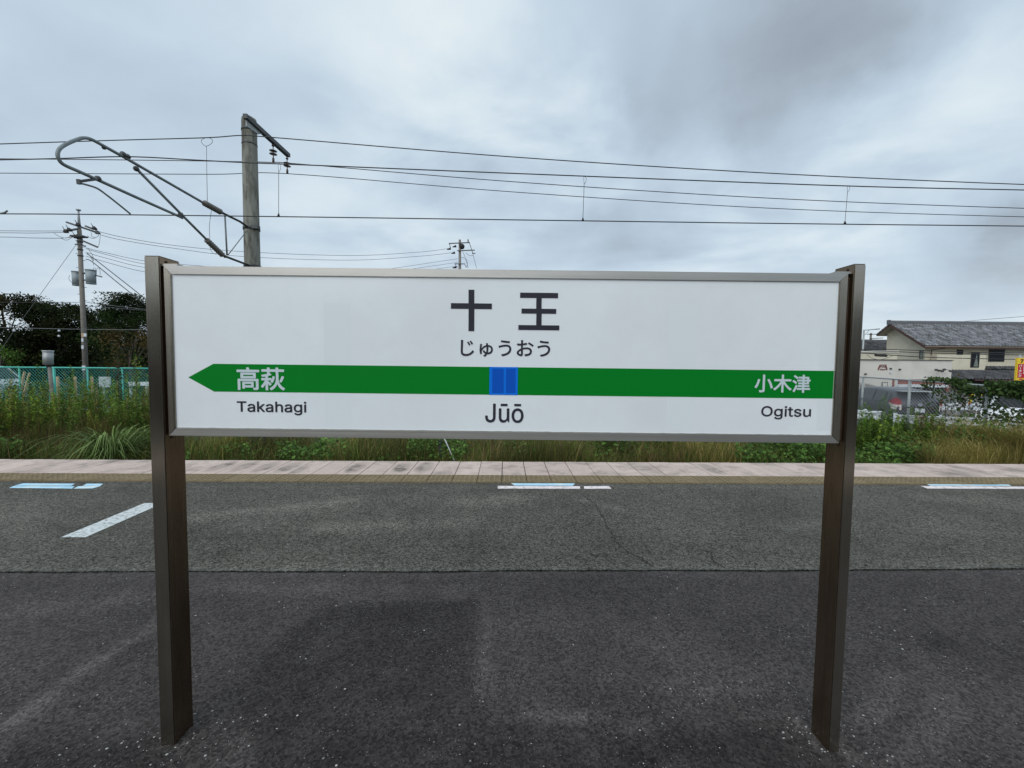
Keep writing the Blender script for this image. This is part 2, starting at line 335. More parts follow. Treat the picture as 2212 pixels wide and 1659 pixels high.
def cards(name, m, cen, size, tint, parent=None, aspect=2.0, up=None, drop=0.):
    """leaf quads: cen (n,3), size (n,), tint (n,3); up: preferred long-axis direction array or None"""
    n = len(cen); a = rng.normal(size=(n, 3)); a /= np.linalg.norm(a, axis=1)[:, None]
    if up is not None: a = a * (1 - up) + np.array([0, 0, 1.0]) * up; a /= np.linalg.norm(a, axis=1)[:, None]
    a[:, 2] -= drop; a /= np.linalg.norm(a, axis=1)[:, None]
    b = np.cross(a, rng.normal(size=(n, 3))); b /= np.linalg.norm(b, axis=1)[:, None]
    c = np.cross(a, b)
    s = size[:, None]
    P = np.stack([cen - a * s * .5, cen + b * s * .5 / aspect + c * s * .08, cen + a * s * .5, cen - b * s * .5 / aspect + c * s * .08], 1).reshape(-1, 3)
    return raw(name, m, P, np.arange(4 * n).reshape(n, 4), np.repeat(tint, 4, 0), parent)
def raw(name, m, P, Q, T, parent=None):
    me = bpy.data.meshes.new(name); n = len(Q); k = Q.shape[1]
    me.vertices.add(len(P)); me.vertices.foreach_set('co', P.astype(np.float32).ravel())
    me.loops.add(n * k); me.loops.foreach_set('vertex_index', Q.astype(np.int32).ravel())
    me.polygons.add(n); me.polygons.foreach_set('loop_start', (np.arange(n) * k).astype(np.int32)); me.polygons.foreach_set('loop_total', np.full(n, k, np.int32))
    me.update(calc_edges=True)
    at_ = me.attributes.new('tint', 'FLOAT_COLOR', 'POINT'); cc = np.ones((len(P), 4), np.float32); cc[:, :3] = T; at_.data.foreach_set('color', cc.ravel())
    me.materials.append(m); o = bpy.data.objects.new(name, me); C.objects.link(o)
    if parent: par(o, parent)
    return o
def blades_geo(base, h, lean, w, tint, seg=3, curl=1.0):
    """arching blades. base (n,3), h (n,), lean (n,2) horizontal reach, w (n,)"""
    n = len(base); pts = []; side = np.stack([-lean[:, 1], lean[:, 0], np.zeros(n)], 1) + rng.normal(size=(n, 3)) * .02 * np.array([1, 1, 0]); side /= np.linalg.norm(side, axis=1)[:, None] + 1e-9
    # turn the flat of the blade at random
    for i in range(seg + 1):
        t = i / seg; c = base.copy(); c[:, 2] += h * (t - .28 * curl * t ** 3); c[:, :2] += lean * (t ** 2)[..., None] if False else lean * t ** 2
        ww = (w * (1 - t * .93) * .5)[:, None]
        pts.append(c - side * ww); pts.append(c + side * ww)
    P = np.stack(pts, 1).reshape(-1, 3); m = 2 * (seg + 1)
    Q = []; idx = np.arange(n)[:, None] * m
    for i in range(seg): Q.append(idx + np.array([[2 * i, 2 * i + 1, 2 * i + 3, 2 * i + 2]]))
    return P, np.concatenate(Q, 0), np.repeat(tint, m, 0)
def join_geo(L):
    P = []; Q = []; T = []; k = 0
    for p, q, t in L: P.append(p); Q.append(q + k); T.append(t); k += len(p)
    return np.concatenate(P), np.concatenate(Q), np.concatenate(T)
def tints(n, pal, j=.18):
    pal = np.array(pal); c = pal[rng.integers(0, len(pal), n)] * (1 + rng.normal(size=(n, 1)) * j); return np.clip(c * .86, .003, .9)

try:      # the sans serif that ships with Blender, where present
    FONT = bpy.data.fonts.load(bpy.utils.system_resource('DATAFILES', path='fonts') + '/Inter.woff2')
except Exception:
    FONT = None
def text_mesh(name, body, m, box, y, parent, offset=0., depth=.0008):
    """lettering scaled to a box (x0,x1,z0,z1) on a plane facing -Y at local y"""
    c = bpy.data.curves.new(name, 'FONT'); c.body = body; c.size = 1; c.extrude = 0
    if FONT and (body.isascii() or body == 'Jūō'): c.font = FONT
    t = bpy.data.objects.new(name, c); C.objects.link(t); dg = bpy.context.evaluated_depsgraph_get(); dg.update()
    cu = t.to_curve(dg); loops = []
    for sp_l in cu.splines:
        b = sp_l.bezier_points; n = len(b); pts = []
        for q in range(n):
            a_, d_ = b[q], b[(q + 1) % n]
            if (a_.co - a_.handle_right).length < 1e-6 and (d_.co - d_.handle_left).length < 1e-6: pts.append(a_.co.copy()); continue
            for k in range(6): u_ = k / 6; pts.append(a_.co * (1 - u_) ** 3 + a_.handle_right * 3 * u_ * (1 - u_) ** 2 + d_.handle_left * 3 * u_ * u_ * (1 - u_) + d_.co * u_ ** 3)
        pts = [p for k, p in enumerate(pts) if (p - pts[k - 1]).length > 1e-6]
        ar = sum(pts[k - 1].x * pts[k].y - pts[k].x * pts[k - 1].y for k in range(len(pts))) / 2
        if len(pts) > 2: loops.append((ar, pts))
    t.to_curve_clear(); bpy.data.objects.remove(t)
    sgn = 1 if max(loops, key=lambda l: abs(l[0]))[0] > 0 else -1
    def inside(p, L_):
        r = False
        for k in range(len(L_)):
            a_, b_ = L_[k - 1], L_[k]
            if (a_.y > p.y) != (b_.y > p.y) and p.x < (b_.x - a_.x) * (p.y - a_.y) / (b_.y - a_.y) + a_.x: r = not r
        return r
    outs = [l for l in loops if l[0] * sgn > 0]; holes = [l for l in loops if l[0] * sgn < 0]; CO = []; fs = []; lay = []
    for q, (ar, L_) in enumerate(outs):
        hs_ = [h[1] for h in holes if inside(h[1][0], L_)]
        from mathutils.geometry import tessellate_polygon
        tri = tessellate_polygon([L_] + hs_); k = len(CO); allp = [p for l in [L_] + hs_ for p in l]; CO += [tuple(p) for p in allp]; fs += [[k + x_ for x_ in f] for f in tri]; lay += [q % 4] * len(allp)
    co = np.array(CO); n = len(co)
    lo, hi = co.min(0), co.max(0); x0, x1, z0, z1 = box; x0 += offset; x1 -= offset; z0 += offset; z1 -= offset
    X = x0 + (co[:, 0] - lo[0]) / (hi[0] - lo[0]) * (x1 - x0); Z = z0 + (co[:, 1] - lo[1]) / (hi[1] - lo[1]) * (z1 - z0)
    sh = [(0, 0)] if not offset else [(0, 0)] + [(offset * math.cos(a), offset * math.sin(a)) for a in np.arange(8) * math.pi / 4]
    m_ = MB()
    for q, (dx, dz) in enumerate(sh):
        k = len(m_.v); m_.v += [Vector((X[i] + dx, y - (q + lay[i] * 10) * .00001, Z[i] + dz)) for i in range(n)]; m_.f += [[k + i for i in f] for f in fs]; m_.sm += [0] * len(fs)
    return m_.build(name, m, parent)

# ------------------------------------------------------------------ ground and platform
GZ = -1.1
def sheet(name, x0, x1, y0, y1, z, m, nx=2, ny=2, amp=0.):
    xs = np.linspace(x0, x1, nx); ys = np.linspace(y0, y1, ny); X, Y = np.meshgrid(xs, ys)
    Z = z + amp * (np.sin(X * 1.3 + Y * .7) + np.sin(X * .37 - Y * 1.9)) * .5
    P = np.stack([X, Y, Z], -1).reshape(-1, 3); i = np.arange((ny - 1) * nx).reshape(ny - 1, nx)[:, :-1].ravel()
    return struct(raw(name, m, P, np.stack([i, i + 1, i + nx + 1, i + nx], 1), np.ones((len(P), 3))))
sheet('ground', -900, 900, -900, 1500, GZ - .01, M_soil)
sheet('parking_lot', -60, 90, 15.5, 60, GZ, M_lot)
# (the car park runs on behind the sign board)
PB, TB, TF = gnd(1090, 997.5)[1], gnd(1084.7, 1026.6)[1], gnd(1084.7, 1043.3)[1]
YB0 = -2.15                                     # start of the edge strip on the other side of the platform
platform = struct(MB().box((-40, -3.15, GZ - .2), (40, PB - .02, -.045)).build('platform', M_conc))

# asphalt: two layings that meet in a rough open joint
JL, JM, JR = gnd(0, 1236)[1], gnd(1106, 1234)[1], gnd(2212, 1230)[1]
XL, XR = gnd(0, 1236)[0], gnd(2212, 1230)[0]
def joint_y(x): return np.interp(x, [XL * 3, XL, 0, XR, XR * 3], [JL + (JL - JM) * 2, JL, JM, JR, JR + (JR - JM) * 2])
def seg_mask(P, a, b, w):
    a = np.array(a[:2]); b = np.array(b[:2]); d = b - a; t = np.clip(((P - a) @ d) / (d @ d), 0, 1); q = a + t[:, None] * d
    return np.exp(-((np.linalg.norm(P - q, axis=1) / w) ** 2))
def asphalt_sheet(name, near, m, stain_shades):
    xs = np.concatenate([np.linspace(-30, -5, 40), np.linspace(-4.97, 5, 420), np.linspace(5.03, 30, 40)]); ny = 110 if near else 50
    jy = joint_y(xs); rough = np.interp(xs, np.linspace(-30, 30, 1500), rng.normal(size=1500)) * .0028 + .004 * np.sin(xs * 2.1) + .003 * np.sin(xs * 5.3 + 1)
    rows = []
    for k in range(ny):
        t = k / (ny - 1)
        if near: y = (YB0) + (jy - .0105 + rough - YB0) * t
        else: y = (jy + .0105 + rough * .8 + .0015 * np.sin(xs * 13)) * (1 - t) + (TF - .006) * t
        rows.append(np.stack([xs, y, np.zeros_like(xs)], 1))
    P = np.concatenate(rows); nx = len(xs)
    P[:, 2] = .0015 * np.sin(P[:, 0] * 2.3 + 1) * np.sin(P[:, 1] * 3.1)
    i = np.arange((ny - 1) * nx).reshape(ny - 1, nx)[:, :-1].ravel(); Q = np.stack([i, i + 1, i + nx + 1, i + nx], 1)
    # lip at the joint
    e = np.arange(nx) + (0 if not near else (ny - 1) * nx); L = P[e].copy(); L[:, 2] = -.05; k0 = len(P); P2 = np.concatenate([P, L])
    j = np.arange(nx - 1); Qe = np.stack([e[j], e[j + 1], k0 + j + 1, k0 + j], 1)
    o = struct(raw(name, m, P2, np.concatenate([Q, Qe]), np.ones((len(P2), 3))))
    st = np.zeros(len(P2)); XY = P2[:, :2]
    for a, b, w, k in stain_shades: st += k * seg_mask(XY, gnd(*a), gnd(*b), w)
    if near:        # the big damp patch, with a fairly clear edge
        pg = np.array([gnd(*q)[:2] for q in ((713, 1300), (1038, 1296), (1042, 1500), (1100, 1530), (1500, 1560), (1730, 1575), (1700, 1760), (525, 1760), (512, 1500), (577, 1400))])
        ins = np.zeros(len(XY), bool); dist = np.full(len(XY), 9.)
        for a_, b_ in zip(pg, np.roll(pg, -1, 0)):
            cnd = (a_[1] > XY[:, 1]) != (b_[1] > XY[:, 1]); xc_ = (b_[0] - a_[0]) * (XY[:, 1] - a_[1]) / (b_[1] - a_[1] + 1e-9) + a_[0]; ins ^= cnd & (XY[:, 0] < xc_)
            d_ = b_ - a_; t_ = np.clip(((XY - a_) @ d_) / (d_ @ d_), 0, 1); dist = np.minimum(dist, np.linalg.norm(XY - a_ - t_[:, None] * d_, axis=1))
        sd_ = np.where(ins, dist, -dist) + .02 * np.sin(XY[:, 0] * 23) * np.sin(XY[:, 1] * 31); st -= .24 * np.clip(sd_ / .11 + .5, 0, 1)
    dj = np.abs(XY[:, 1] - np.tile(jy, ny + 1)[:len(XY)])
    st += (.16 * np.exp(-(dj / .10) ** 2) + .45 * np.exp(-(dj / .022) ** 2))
    st = np.maximum(st, -.36 + .1 * (st + .36)); at_ = o.data.attributes.new('stain', 'FLOAT', 'POINT'); at_.data.foreach_set('value', st.astype(np.float32))  # stain values include the painted vignette along the bottom
    return o
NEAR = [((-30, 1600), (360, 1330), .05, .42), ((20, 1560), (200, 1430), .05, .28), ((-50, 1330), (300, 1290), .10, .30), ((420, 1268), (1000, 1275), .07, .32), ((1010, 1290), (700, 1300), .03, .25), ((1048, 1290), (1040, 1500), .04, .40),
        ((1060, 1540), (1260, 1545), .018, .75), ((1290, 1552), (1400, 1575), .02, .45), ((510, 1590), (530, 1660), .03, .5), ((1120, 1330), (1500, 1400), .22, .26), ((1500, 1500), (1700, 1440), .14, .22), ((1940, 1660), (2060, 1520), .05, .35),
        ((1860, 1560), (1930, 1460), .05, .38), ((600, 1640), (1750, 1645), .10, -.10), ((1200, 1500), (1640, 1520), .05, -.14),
        ((2050, 1400), (2300, 1440), .2, -.22), ((120, 1490), (300, 1400), .07, -.28), ((60, 1640), (330, 1640), .08, -.25), ((0, 1665), (2212, 1665), .12, -.10), ((1840, 1625), (1720, 1560), .02, .9), ((330, 1622), (430, 1590), .012, .9), ((395, 1600), (425, 1560), .01, .7), ((1760, 1612), (1835, 1630), .012, .8)]  # the full-width bottom strip paints vignette darkening into the asphalt colour
FAR = [((400, 1120), (760, 1080), .12, .40), ((700, 1140), (1000, 1130), .12, .34), ((0, 1190), (2212, 1180), .2, -.08), ((100, 1140), (700, 1165), .12, -.15), ((1000, 1085), (1120, 1075), .15, .36), ((1260, 1080), (1340, 1100), .08, .40), ((1700, 1140), (1790, 1130), .1, .28), ((2000, 1075), (2212, 1085), .15, .28), ((30, 1090), (60, 1200), .25, .14), ((0, 1052), (2212, 1052), .05, .14)]
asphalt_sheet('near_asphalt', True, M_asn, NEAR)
asphalt_sheet('far_asphalt', False, M_asf, FAR)
struct(MB().box((-30, TF - .02, -.0445), (30, PB - .03, -.036)).build('paving_bed', M_dark))
struct(MB().box((-30, 2.3, -.044), (30, 3.3, -.03)).build('joint_bed', M_dark))
def crack(px, w):
    pts = []
    for (a, b), (c, d) in zip(px, px[1:]):
        for t in np.linspace(0, 1, 6, endpoint=False): pts.append(gnd(a + (c - a) * t, b + (d - b) * t)[:2] + rng.normal(size=2) * .006)
    pts = np.array(pts); m = MB(); n = len(pts)
    for i in range(n):
        d = pts[min(i + 1, n - 1)] - pts[max(i - 1, 0)]; d = d / np.linalg.norm(d); q = np.array([-d[1], d[0]]) * w * (.4 + .6 * random.random()) * (.5 if i in (0, n - 1) else 1)
        for p in (pts[i] - q, pts[i] + q): m.v.append(Vector((*p, .0035)))
    for i in range(n - 1): m.f.append([2 * i, 2 * i + 1, 2 * i + 3, 2 * i + 2]); m.sm.append(0)
    return struct(m.build('asphalt_crack', M_dark))
z2 = lambda x, y: (737.3 + x / 3, 921.7 + y / 3); z3 = lambda x, y: (1474.6 + x / 3, 921.7 + y / 3)
crack([z2(*p) for p in ((1560, 440), (1640, 500), (1690, 570), (1715, 640), (1760, 700), (1790, 760), (1850, 810), (1930, 850), (1985, 880), (2030, 925))], .0055)
crack([z3(*p) for p in ((95, 790), (180, 815), (200, 870), (240, 900), (285, 920))], .006)

# edge paving: pink slabs and tactile blocks, one object each
X0 = gnd(1084.7, 1020)[0]; PW = .3045
slab = MB().box((-.148, 0, -.034), (.148, PB - TB - .004, .0)); slab_me = slab.mesh('paving_tile', M_pink)
bm = bmesh.new(); bm.from_mesh(slab_me); bmesh.ops.bevel(bm, geom=[e for e in bm.edges if all(v.co.z > -.01 for v in e.verts)], offset=.003, segments=1, affect='EDGES'); bm.to_mesh(slab_me); bm.free()
tb = MB().box((-.1485, 0, -.034), (.1485, TB - TF - .004, .0))
tb.box((-.15, .008, 0), (.15, .026, .005))
for i in range(5):
    for j in range(5):
        x, y = -.12 + .06 * i, .065 + .058 * j; k = len(tb.v)
        for r, z in ((.0165, 0), (.012, .006)):
            for q in range(6): tb.v.append(Vector((x + r * math.cos(q * math.pi / 3), y + r * math.sin(q * math.pi / 3), z)))
        for q in range(6): a = (q + 1) % 6; tb.f.append([k + q, k + a, k + 6 + a, k + 6 + q]); tb.sm.append(0)
        tb.f.append([k + 6 + q for q in range(6)]); tb.sm.append(2)
tb_me = tb.mesh('tactile_block', M_tact); tb_me.materials.append(mat('worn_dome_tops', (.30, .245, .15), .8, var=.2, vscale=30))
for f_, q_ in zip(tb_me.polygons, tb.sm):
    if q_ == 2: f_.material_index = 1; f_.use_smooth = False
stained = mat('stained_paving_tile', (.56, .455, .40), .85, var=.14, vscale=9, bump=.25, bscale=90, dirt=(.17, .145, .125), dscale=3.2, damt=.9, spec=.2)
nt_ = stained.node_tree; tc_ = nt_.nodes['Texture Coordinate']; gd_ = nt_.nodes.new('ShaderNodeMapping'); gd_.inputs['Location'].default_value = (0, -.36 * 2.9, 0); gd_.inputs['Scale'].default_value = (7.4, 2.9, 1); nt_.links.new(tc_.outputs['Object'], gd_.inputs[0])
ln_ = nt_.nodes.new('ShaderNodeVectorMath'); ln_.operation = 'LENGTH'; nt_.links.new(gd_.outputs[0], ln_.inputs[0])
mr_ = nt_.nodes.new('ShaderNodeMapRange'); nt_.links.new(ln_.outputs['Value'], mr_.inputs[0]); mr_.inputs[1].default_value = .55; mr_.inputs[2].default_value = 1.05; mr_.inputs[3].default_value = 1; mr_.inputs[4].default_value = .0
mixd = [x for x in nt_.nodes if x.bl_idname == 'ShaderNodeMix'][0]; old = mixd.inputs[0].links[0].from_socket; mu_ = nt_.nodes.new('ShaderNodeMath'); mu_.operation = 'MULTIPLY'; mu_.use_clamp = True
ad_ = nt_.nodes.new('ShaderNodeMath'); ad_.operation = 'ADD'; nt_.links.new(old, ad_.inputs[0]); ad_.inputs[1].default_value = .38; nt_.links.new(ad_.outputs[0], mu_.inputs[0]); nt_.links.new(mr_.outputs[0], mu_.inputs[1]); nt_.links.new(mu_.outputs[0], mixd.inputs[0])
slab_st = slab_me.copy(); slab_st.materials.clear(); slab_st.materials.append(stained)
for i in range(-32, 40):
    for nm, me, y, jz in (('paving_tile', slab_me, TB, .0015), ('tactile_block', tb_me, TF, .001)):
        if nm == 'paving_tile' and i in (-13, -12, -11, -10, -7, -5, -4, 9, 21): me = slab_st
        o = bpy.data.objects.new(nm, me); C.objects.link(o); o.location = (X0 + (i + .5) * PW + random.uniform(-.0008, .0008), y, .004 + random.uniform(-jz, jz)); o.rotation_euler = (random.uniform(-.001, .001), random.uniform(-.003, .003), 0)
        o.parent = platform
# the same edging along the platform's other side, behind the camera (seen only in the steel)
struct(MB().box((-30, -3.15, -.044), (30, YB0 - .36, .004)).build('rear_edge_paving', M_pink))
struct(MB().box((-30, YB0 - .355, -.044), (30, YB0 - .005, .004)).build('rear_tactile_strip', M_tact))

# painted and stuck-on floor markings
def decal(pts, m, root, name, z=.0035):
    p = [gnd(*q) for q in pts]; return MB().poly([(x, y, z) for x, y, _ in p][::-1], (0, 0, -.0015)).build(name, m, root)
pl = lambda x, y: (x / 9, 983 + y / 9); pc = lambda x, y: (1056.8 + .12777 * x, 1007.6 + .12777 * y); pr = lambda x, y: (1966.2 + x / 9, 1007.7 + y / 9)
t = thing('boarding_marker', 'light blue marker strips on the asphalt left of the left sign post', 'floor marking', gnd(120, 1050), group='boarding markers on the platform floor')
for q, m_ in ((((285, 598), (450, 555), (1455, 560), (1385, 600)), M_mblue), (((180, 642), (270, 606), (1450, 611), (1400, 655)), M_mblue), (((1610, 600), (1690, 561), (2008, 561), (1950, 601)), M_mblue), (((1430, 656), (1530, 610), (1960, 606), (1810, 651)), M_mblue)):
    decal([pl(*a) for a in q], m_, t, 'marker_strip')
t = thing('boarding_marker', 'pinkish white and blue marker strips straight below the blue square of the sign', 'floor marking', gnd(1200, 1050), group='boarding markers on the platform floor')
for q, m_ in ((((145, 333), (1530, 338), (1540, 381), (145, 377)), M_mpink), (((1600, 338), (2025, 335), (2065, 381), (1605, 381)), M_mpink), (((370, 288), (1450, 290), (1415, 329), (430, 325)), M_mblue)):
    decal([pc(*a) for a in q], m_, t, 'marker_strip')
t = thing('boarding_marker', 'pinkish white and blue marker strips right of the right sign post', 'floor marking', gnd(2100, 1050), group='boarding markers on the platform floor')
for q, m_ in ((((290, 336), (1860, 338), (1970, 379), (400, 377)), M_mblue), (((200, 382), (2850, 400), (2900, 442), (330, 431)), M_mpink)):
    decal([pr(*a) for a in q], m_, t, 'marker_strip')
o = decal([(132.3, 1161), (185, 1161), (327, 1098.5), (355, 1087), (311.7, 1087.4)], M_mline, None, 'queue_line')
tag(o, 'worn white diagonal line painted on the asphalt beside the left sign post', 'floor marking')

# loose grit on the near asphalt
gm = MB(); spots = [((240, 1610), .10, 26), ((420, 1625), .12, 26), ((1755, 1590), .10, 30), ((1900, 1615), .16, 40), ((1080, 1590), .8, 60), ((1500, 1400), .9, 60), ((600, 1400), .8, 60), ((2000, 1350), .8, 50), ((480, 1570), .12, 20), ((1380, 1460), .5, 30)]
for (u, v), s, n in spots:
    c = gnd(u, v)
    for i in range(n):
        x, y = c[0] + random.gauss(0, s), c[1] + random.gauss(0, s * .6)
        if y > JM - .05 or y < .7: continue
        r = random.choice([.0018, .0022, .003, .004]) * random.uniform(.8, 1.25)
        k = len(gm.v); gm.sphere((x, y, r * .55), r, 5, (random.uniform(.8, 1.5), random.uniform(.8, 1.3), .7))
g = gm.build('loose_grit', M_stone); tag(g, 'pale loose grit scattered over the near asphalt round the sign posts', 'grit', kind='stuff')

# ------------------------------------------------------------------ the station name sign
D0 = 1.48; SY = YAW; TILT = .0025
sgn_n = np.array([math.sin(SY), math.cos(SY), 0]); sgn_x = np.array([math.cos(SY), -math.sin(SY), 0])
sign = thing('station_sign', 'wide station name board on two stainless steel posts, white with a green arrow band', 'station sign', tuple(sgn_n * D0), 0, local=True)
sign.rotation_euler = (0, TILT, -SY)
def S(u, v, dy=0.):
    """local x, z of a reading on the sign's front plane"""
    d = ray(u, v); p = O3 + d * ((D0 + dy) / (d @ sgn_n)); x = float(p @ sgn_x); z = float(p[2])
    return x * math.cos(TILT) - z * math.sin(TILT), x * math.sin(TILT) + z * math.cos(TILT)
xa = (S(312, 553)[0] + S(329.3, 1105)[0] + S(345, 1619)[0]) / 3; xb = (S(347.5, 553)[0] + S(361.7, 1105)[0] + S(374, 1619)[0]) / 3
xc = (S(1811.3, 1105)[0] + S(1795, 1621)[0]) / 2; xd = (S(1872, 571)[0] + S(1842.3, 1105)[0] + S(1813, 1621)[0]) / 3
ztop = (S(312, 553)[1] + S(1872, 571)[1]) / 2; PD = .092
def fpost(x0, x1):
    """folded channel post: rounded front corners, rolled in one mesh"""
    m = MB().box((x0, 0, -.04), (x1, PD, ztop)); return m
for (x0, x1), lab in (((xa, xb), 'left post'), ((xc, xd), 'right post')):
    inner = x1 if x0 < 0 else x0; s = 1 if x0 < 0 else -1
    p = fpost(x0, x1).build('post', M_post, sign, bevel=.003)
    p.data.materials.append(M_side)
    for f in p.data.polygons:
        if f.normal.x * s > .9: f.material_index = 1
    MB().box((min(inner, inner + s * .004), .028, S(350, 950)[1] + .0), (max(inner, inner + s * .004), .031, ztop - .01)).build('seam', M_seam, p)
    MB().box((x0 + .002, .002, ztop), (x1 - .002, PD - .002, ztop + .002)).build('post_cap', M_seam, p)
    # cement collar at the foot
    cm = MB(); cx = (x0 + x1) / 2; n = 22; cm.v.append(Vector((cx, PD / 2, .006)))
    for i in range(n):
        a = 2 * math.pi * i / n; r = random.uniform(.9, 1.15); cm.v.append(Vector((cx + .058 * r * math.cos(a), PD / 2 + .075 * r * math.sin(a), -.001)))
    for i in range(n): cm.f.append([0, 1 + i, 1 + (i + 1) % n]); cm.sm.append(1)
    cm.build('foot_mortar', M_asn, sign)
# frame
oL = (S(349.7, 573.2)[0] + S(362.5, 943)[0]) / 2; oR = (S(1835.2, 589.8)[0] + S(1816, 957.7)[0]) / 2
oT = (S(349.7, 573.2)[1] + S(1835.2, 589.8)[1]) / 2; oB = (S(362.5, 943)[1] + S(1816, 957.7)[1]) / 2
iL = (S(368.4, 592.8)[0] + S(376.4, 926.7)[0]) / 2; iR = (S(1815.9, 608.1)[0] + S(1799.7, 939.3)[0]) / 2
iT = (S(368.4, 592.8)[1] + S(1815.9, 608.1)[1]) / 2; iB = (S(376.4, 926.7)[1] + S(1799.7, 939.3)[1]) / 2
FY = .004; FT = .075
frame = MB().box((oL + .004, FY + .012, oB + .004), (oR - .004, FT, oT - .004)).build('light_box', M_side, sign)
g_ = .0007
for q, m_ in (((( oL, oT), (oR, oT), (iR, iT), (iL, iT)), M_bar), (((oL, oB), (oR, oB), (iR, iB), (iL, iB)), M_bar), (((oL, oT), (oL, oB), (iL, iB), (iL, iT)), M_vbar), (((oR, oT), (oR, oB), (iR, iB), (iR, iT)), M_vbar)):
    c = Vector((sum(a for a, _ in q) / 4, sum(b for _, b in q) / 4))
    pts = []
    for a, b in q:
        d = c - Vector((a, b)); pts.append((a + (g_ if d.x > 0 else -g_), FY, b + (g_ if d.y > 0 else -g_)))
    MB().poly(pts, (0, .03, 0)).build('frame_bar', m_, sign, bevel=.0012)
# bar filling the reveal between frame and posts
for a, b in ((xb, oL), (oR, xc)):
    if b > a: MB().box((a - .001, .018, oB + .01), (b + .001, .05, oT - .01)).build('frame_bracket', M_seam, sign)
for a, b in ((xb, xb + .055), (xc - .055, xc)):
    MB().box((a, .01, oT), (b, PD - .01, oT + .008)).build('hanger_plate', M_bar, sign)
panel = MB().box((iL - .01, FY + .006, iB - .01), (iR + .01, FY + .011, iT + .01)).build('panel', M_panel, sign)
PY = FY + .006
M_band = mat('painted_panel_shade', (.755, .81, .845), .16, spec=.4)
def zl(u, v): return S(u, v, PY)
def flat(name, pts, m, dy): return MB().poly([(x, PY - dy, z) for x, z in pts], (0, .0004, 0)).build(name, m, panel)
for u0, u1 in ((700, 758), (1443, 1503), (1770, 1806)):  # reflections and inner frame shadow, painted as slightly greyer strips
    flat('painted_shade_band', [(zl(u0, 780)[0], zl(u0, 930)[1]), (zl(u1, 780)[0], zl(u1, 930)[1]), (zl(u1, 780)[0], zl(u1, 655)[1]), (zl(u0, 780)[0], zl(u0, 655)[1])], M_band, .0002)
xs_g = np.linspace(iL, iR, 160); gr = MB()
for q, x in enumerate(xs_g): gr.v += [Vector((x, PY - .0003, iB - .001)), Vector((x, PY - .0003, iB + abs(random.gauss(0, 1)) * .0004 + .0006))]
for q in range(159): gr.f.append([2 * q, 2 * q + 2, 2 * q + 3, 2 * q + 1]); gr.sm.append(0)
gr.build('grime_line', mat('panel_grime', (.22, .22, .19), .9, var=.5, vscale=60), panel)
bz1 = (zl(462, 787)[1] + zl(1806, 800)[1]) / 2; bz0 = (zl(462, 848)[1] + zl(1806, 859)[1]) / 2
tip = zl(407, 817); bx = zl(462, 817)[0]
flat('green_band', [(tip[0], (bz0 + bz1) / 2), (bx, bz0), (iR - .0005, bz0), (iR - .0005, bz1), (bx, bz1)], M_green, .0006)
def rect(name, u0, u1, v0, v1, m, dy):
    a = zl(u0, (v0 + v1) / 2)[0]; b = zl(u1, (v0 + v1) / 2)[0]; uc = (u0 + u1) / 2; c = zl(uc, v1)[1]; d = zl(uc, v0)[1]
    return flat(name, [(a, c), (b, c), (b, d), (a, d)], m, dy)
ux = lambda x: 860.2 + .22217 * x; vy = lambda y: 583.7 + .22217 * y
b_ = rect('blue_square', ux(886), ux(1162), 800, 850, M_blue, .0012)
for v_ in b_.data.vertices: v_.co.z = bz0 - .0003 if v_.co.z < (bz0 + bz1) / 2 else bz1 + .0003
rect('blue_tone', ux(915), ux(1025), vy(957), vy(1192), M_blued, .0018); rect('blue_tone', ux(1048), ux(1140), vy(957), vy(1192), M_blued, .0018)
def glyph(name, rects):
    m = MB()
    for x0, x1, y0, y1 in rects:
        a = zl(ux(x0), vy((y0 + y1) / 2))[0]; b = zl(ux(x1), vy((y0 + y1) / 2))[0]; c = zl(ux((x0 + x1) / 2), vy(y1))[1]; d = zl(ux((x0 + x1) / 2), vy(y0))[1]
        m.box((a, PY - .0014, c), (b, PY - .0005, d))
    return m.build(name, M_ink, panel)
glyph('kanji_character', [(684, 740, 190, 322), (513, 911, 322, 376), (684, 740, 376, 592)])
glyph('kanji_character', [(1185, 1554, 220, 270), (1342, 1394, 270, 375), (1199, 1536, 375, 422), (1342, 1394, 422, 535), (1168, 1566, 535, 582)])
def lettering(body, u0, u1, v0, v1, m, off, dy=.0012, name='lettering'):
    c = zl((u0 + u1) / 2, v1)[1]; d = zl((u0 + u1) / 2, v0)[1]
    return text_mesh(name, body, m, (zl(u0, (v0 + v1) / 2)[0], zl(u1, (v0 + v1) / 2)[0], c, d), PY - dy, panel, off)
lettering('じゅうおう', 995.3, 1188.5, 734.3, 771, M_ink, .0009)
lettering('Jūō', 1048, 1131, 871.9, 913.2, M_ink, .0011)
lettering('Takahagi', 512, 662.2, 866.7, 896.5, M_ink, .0009)
lettering('Ogitsu', 1644, 1751.4, 877, 906, M_ink, .0009)
lettering('高萩', 512, 615.7, 793.3, 843, M_wht, .0017, .0016)
lettering('小木津', 1629.3, 1750, 809, 848, M_wht, .0014, .0016)

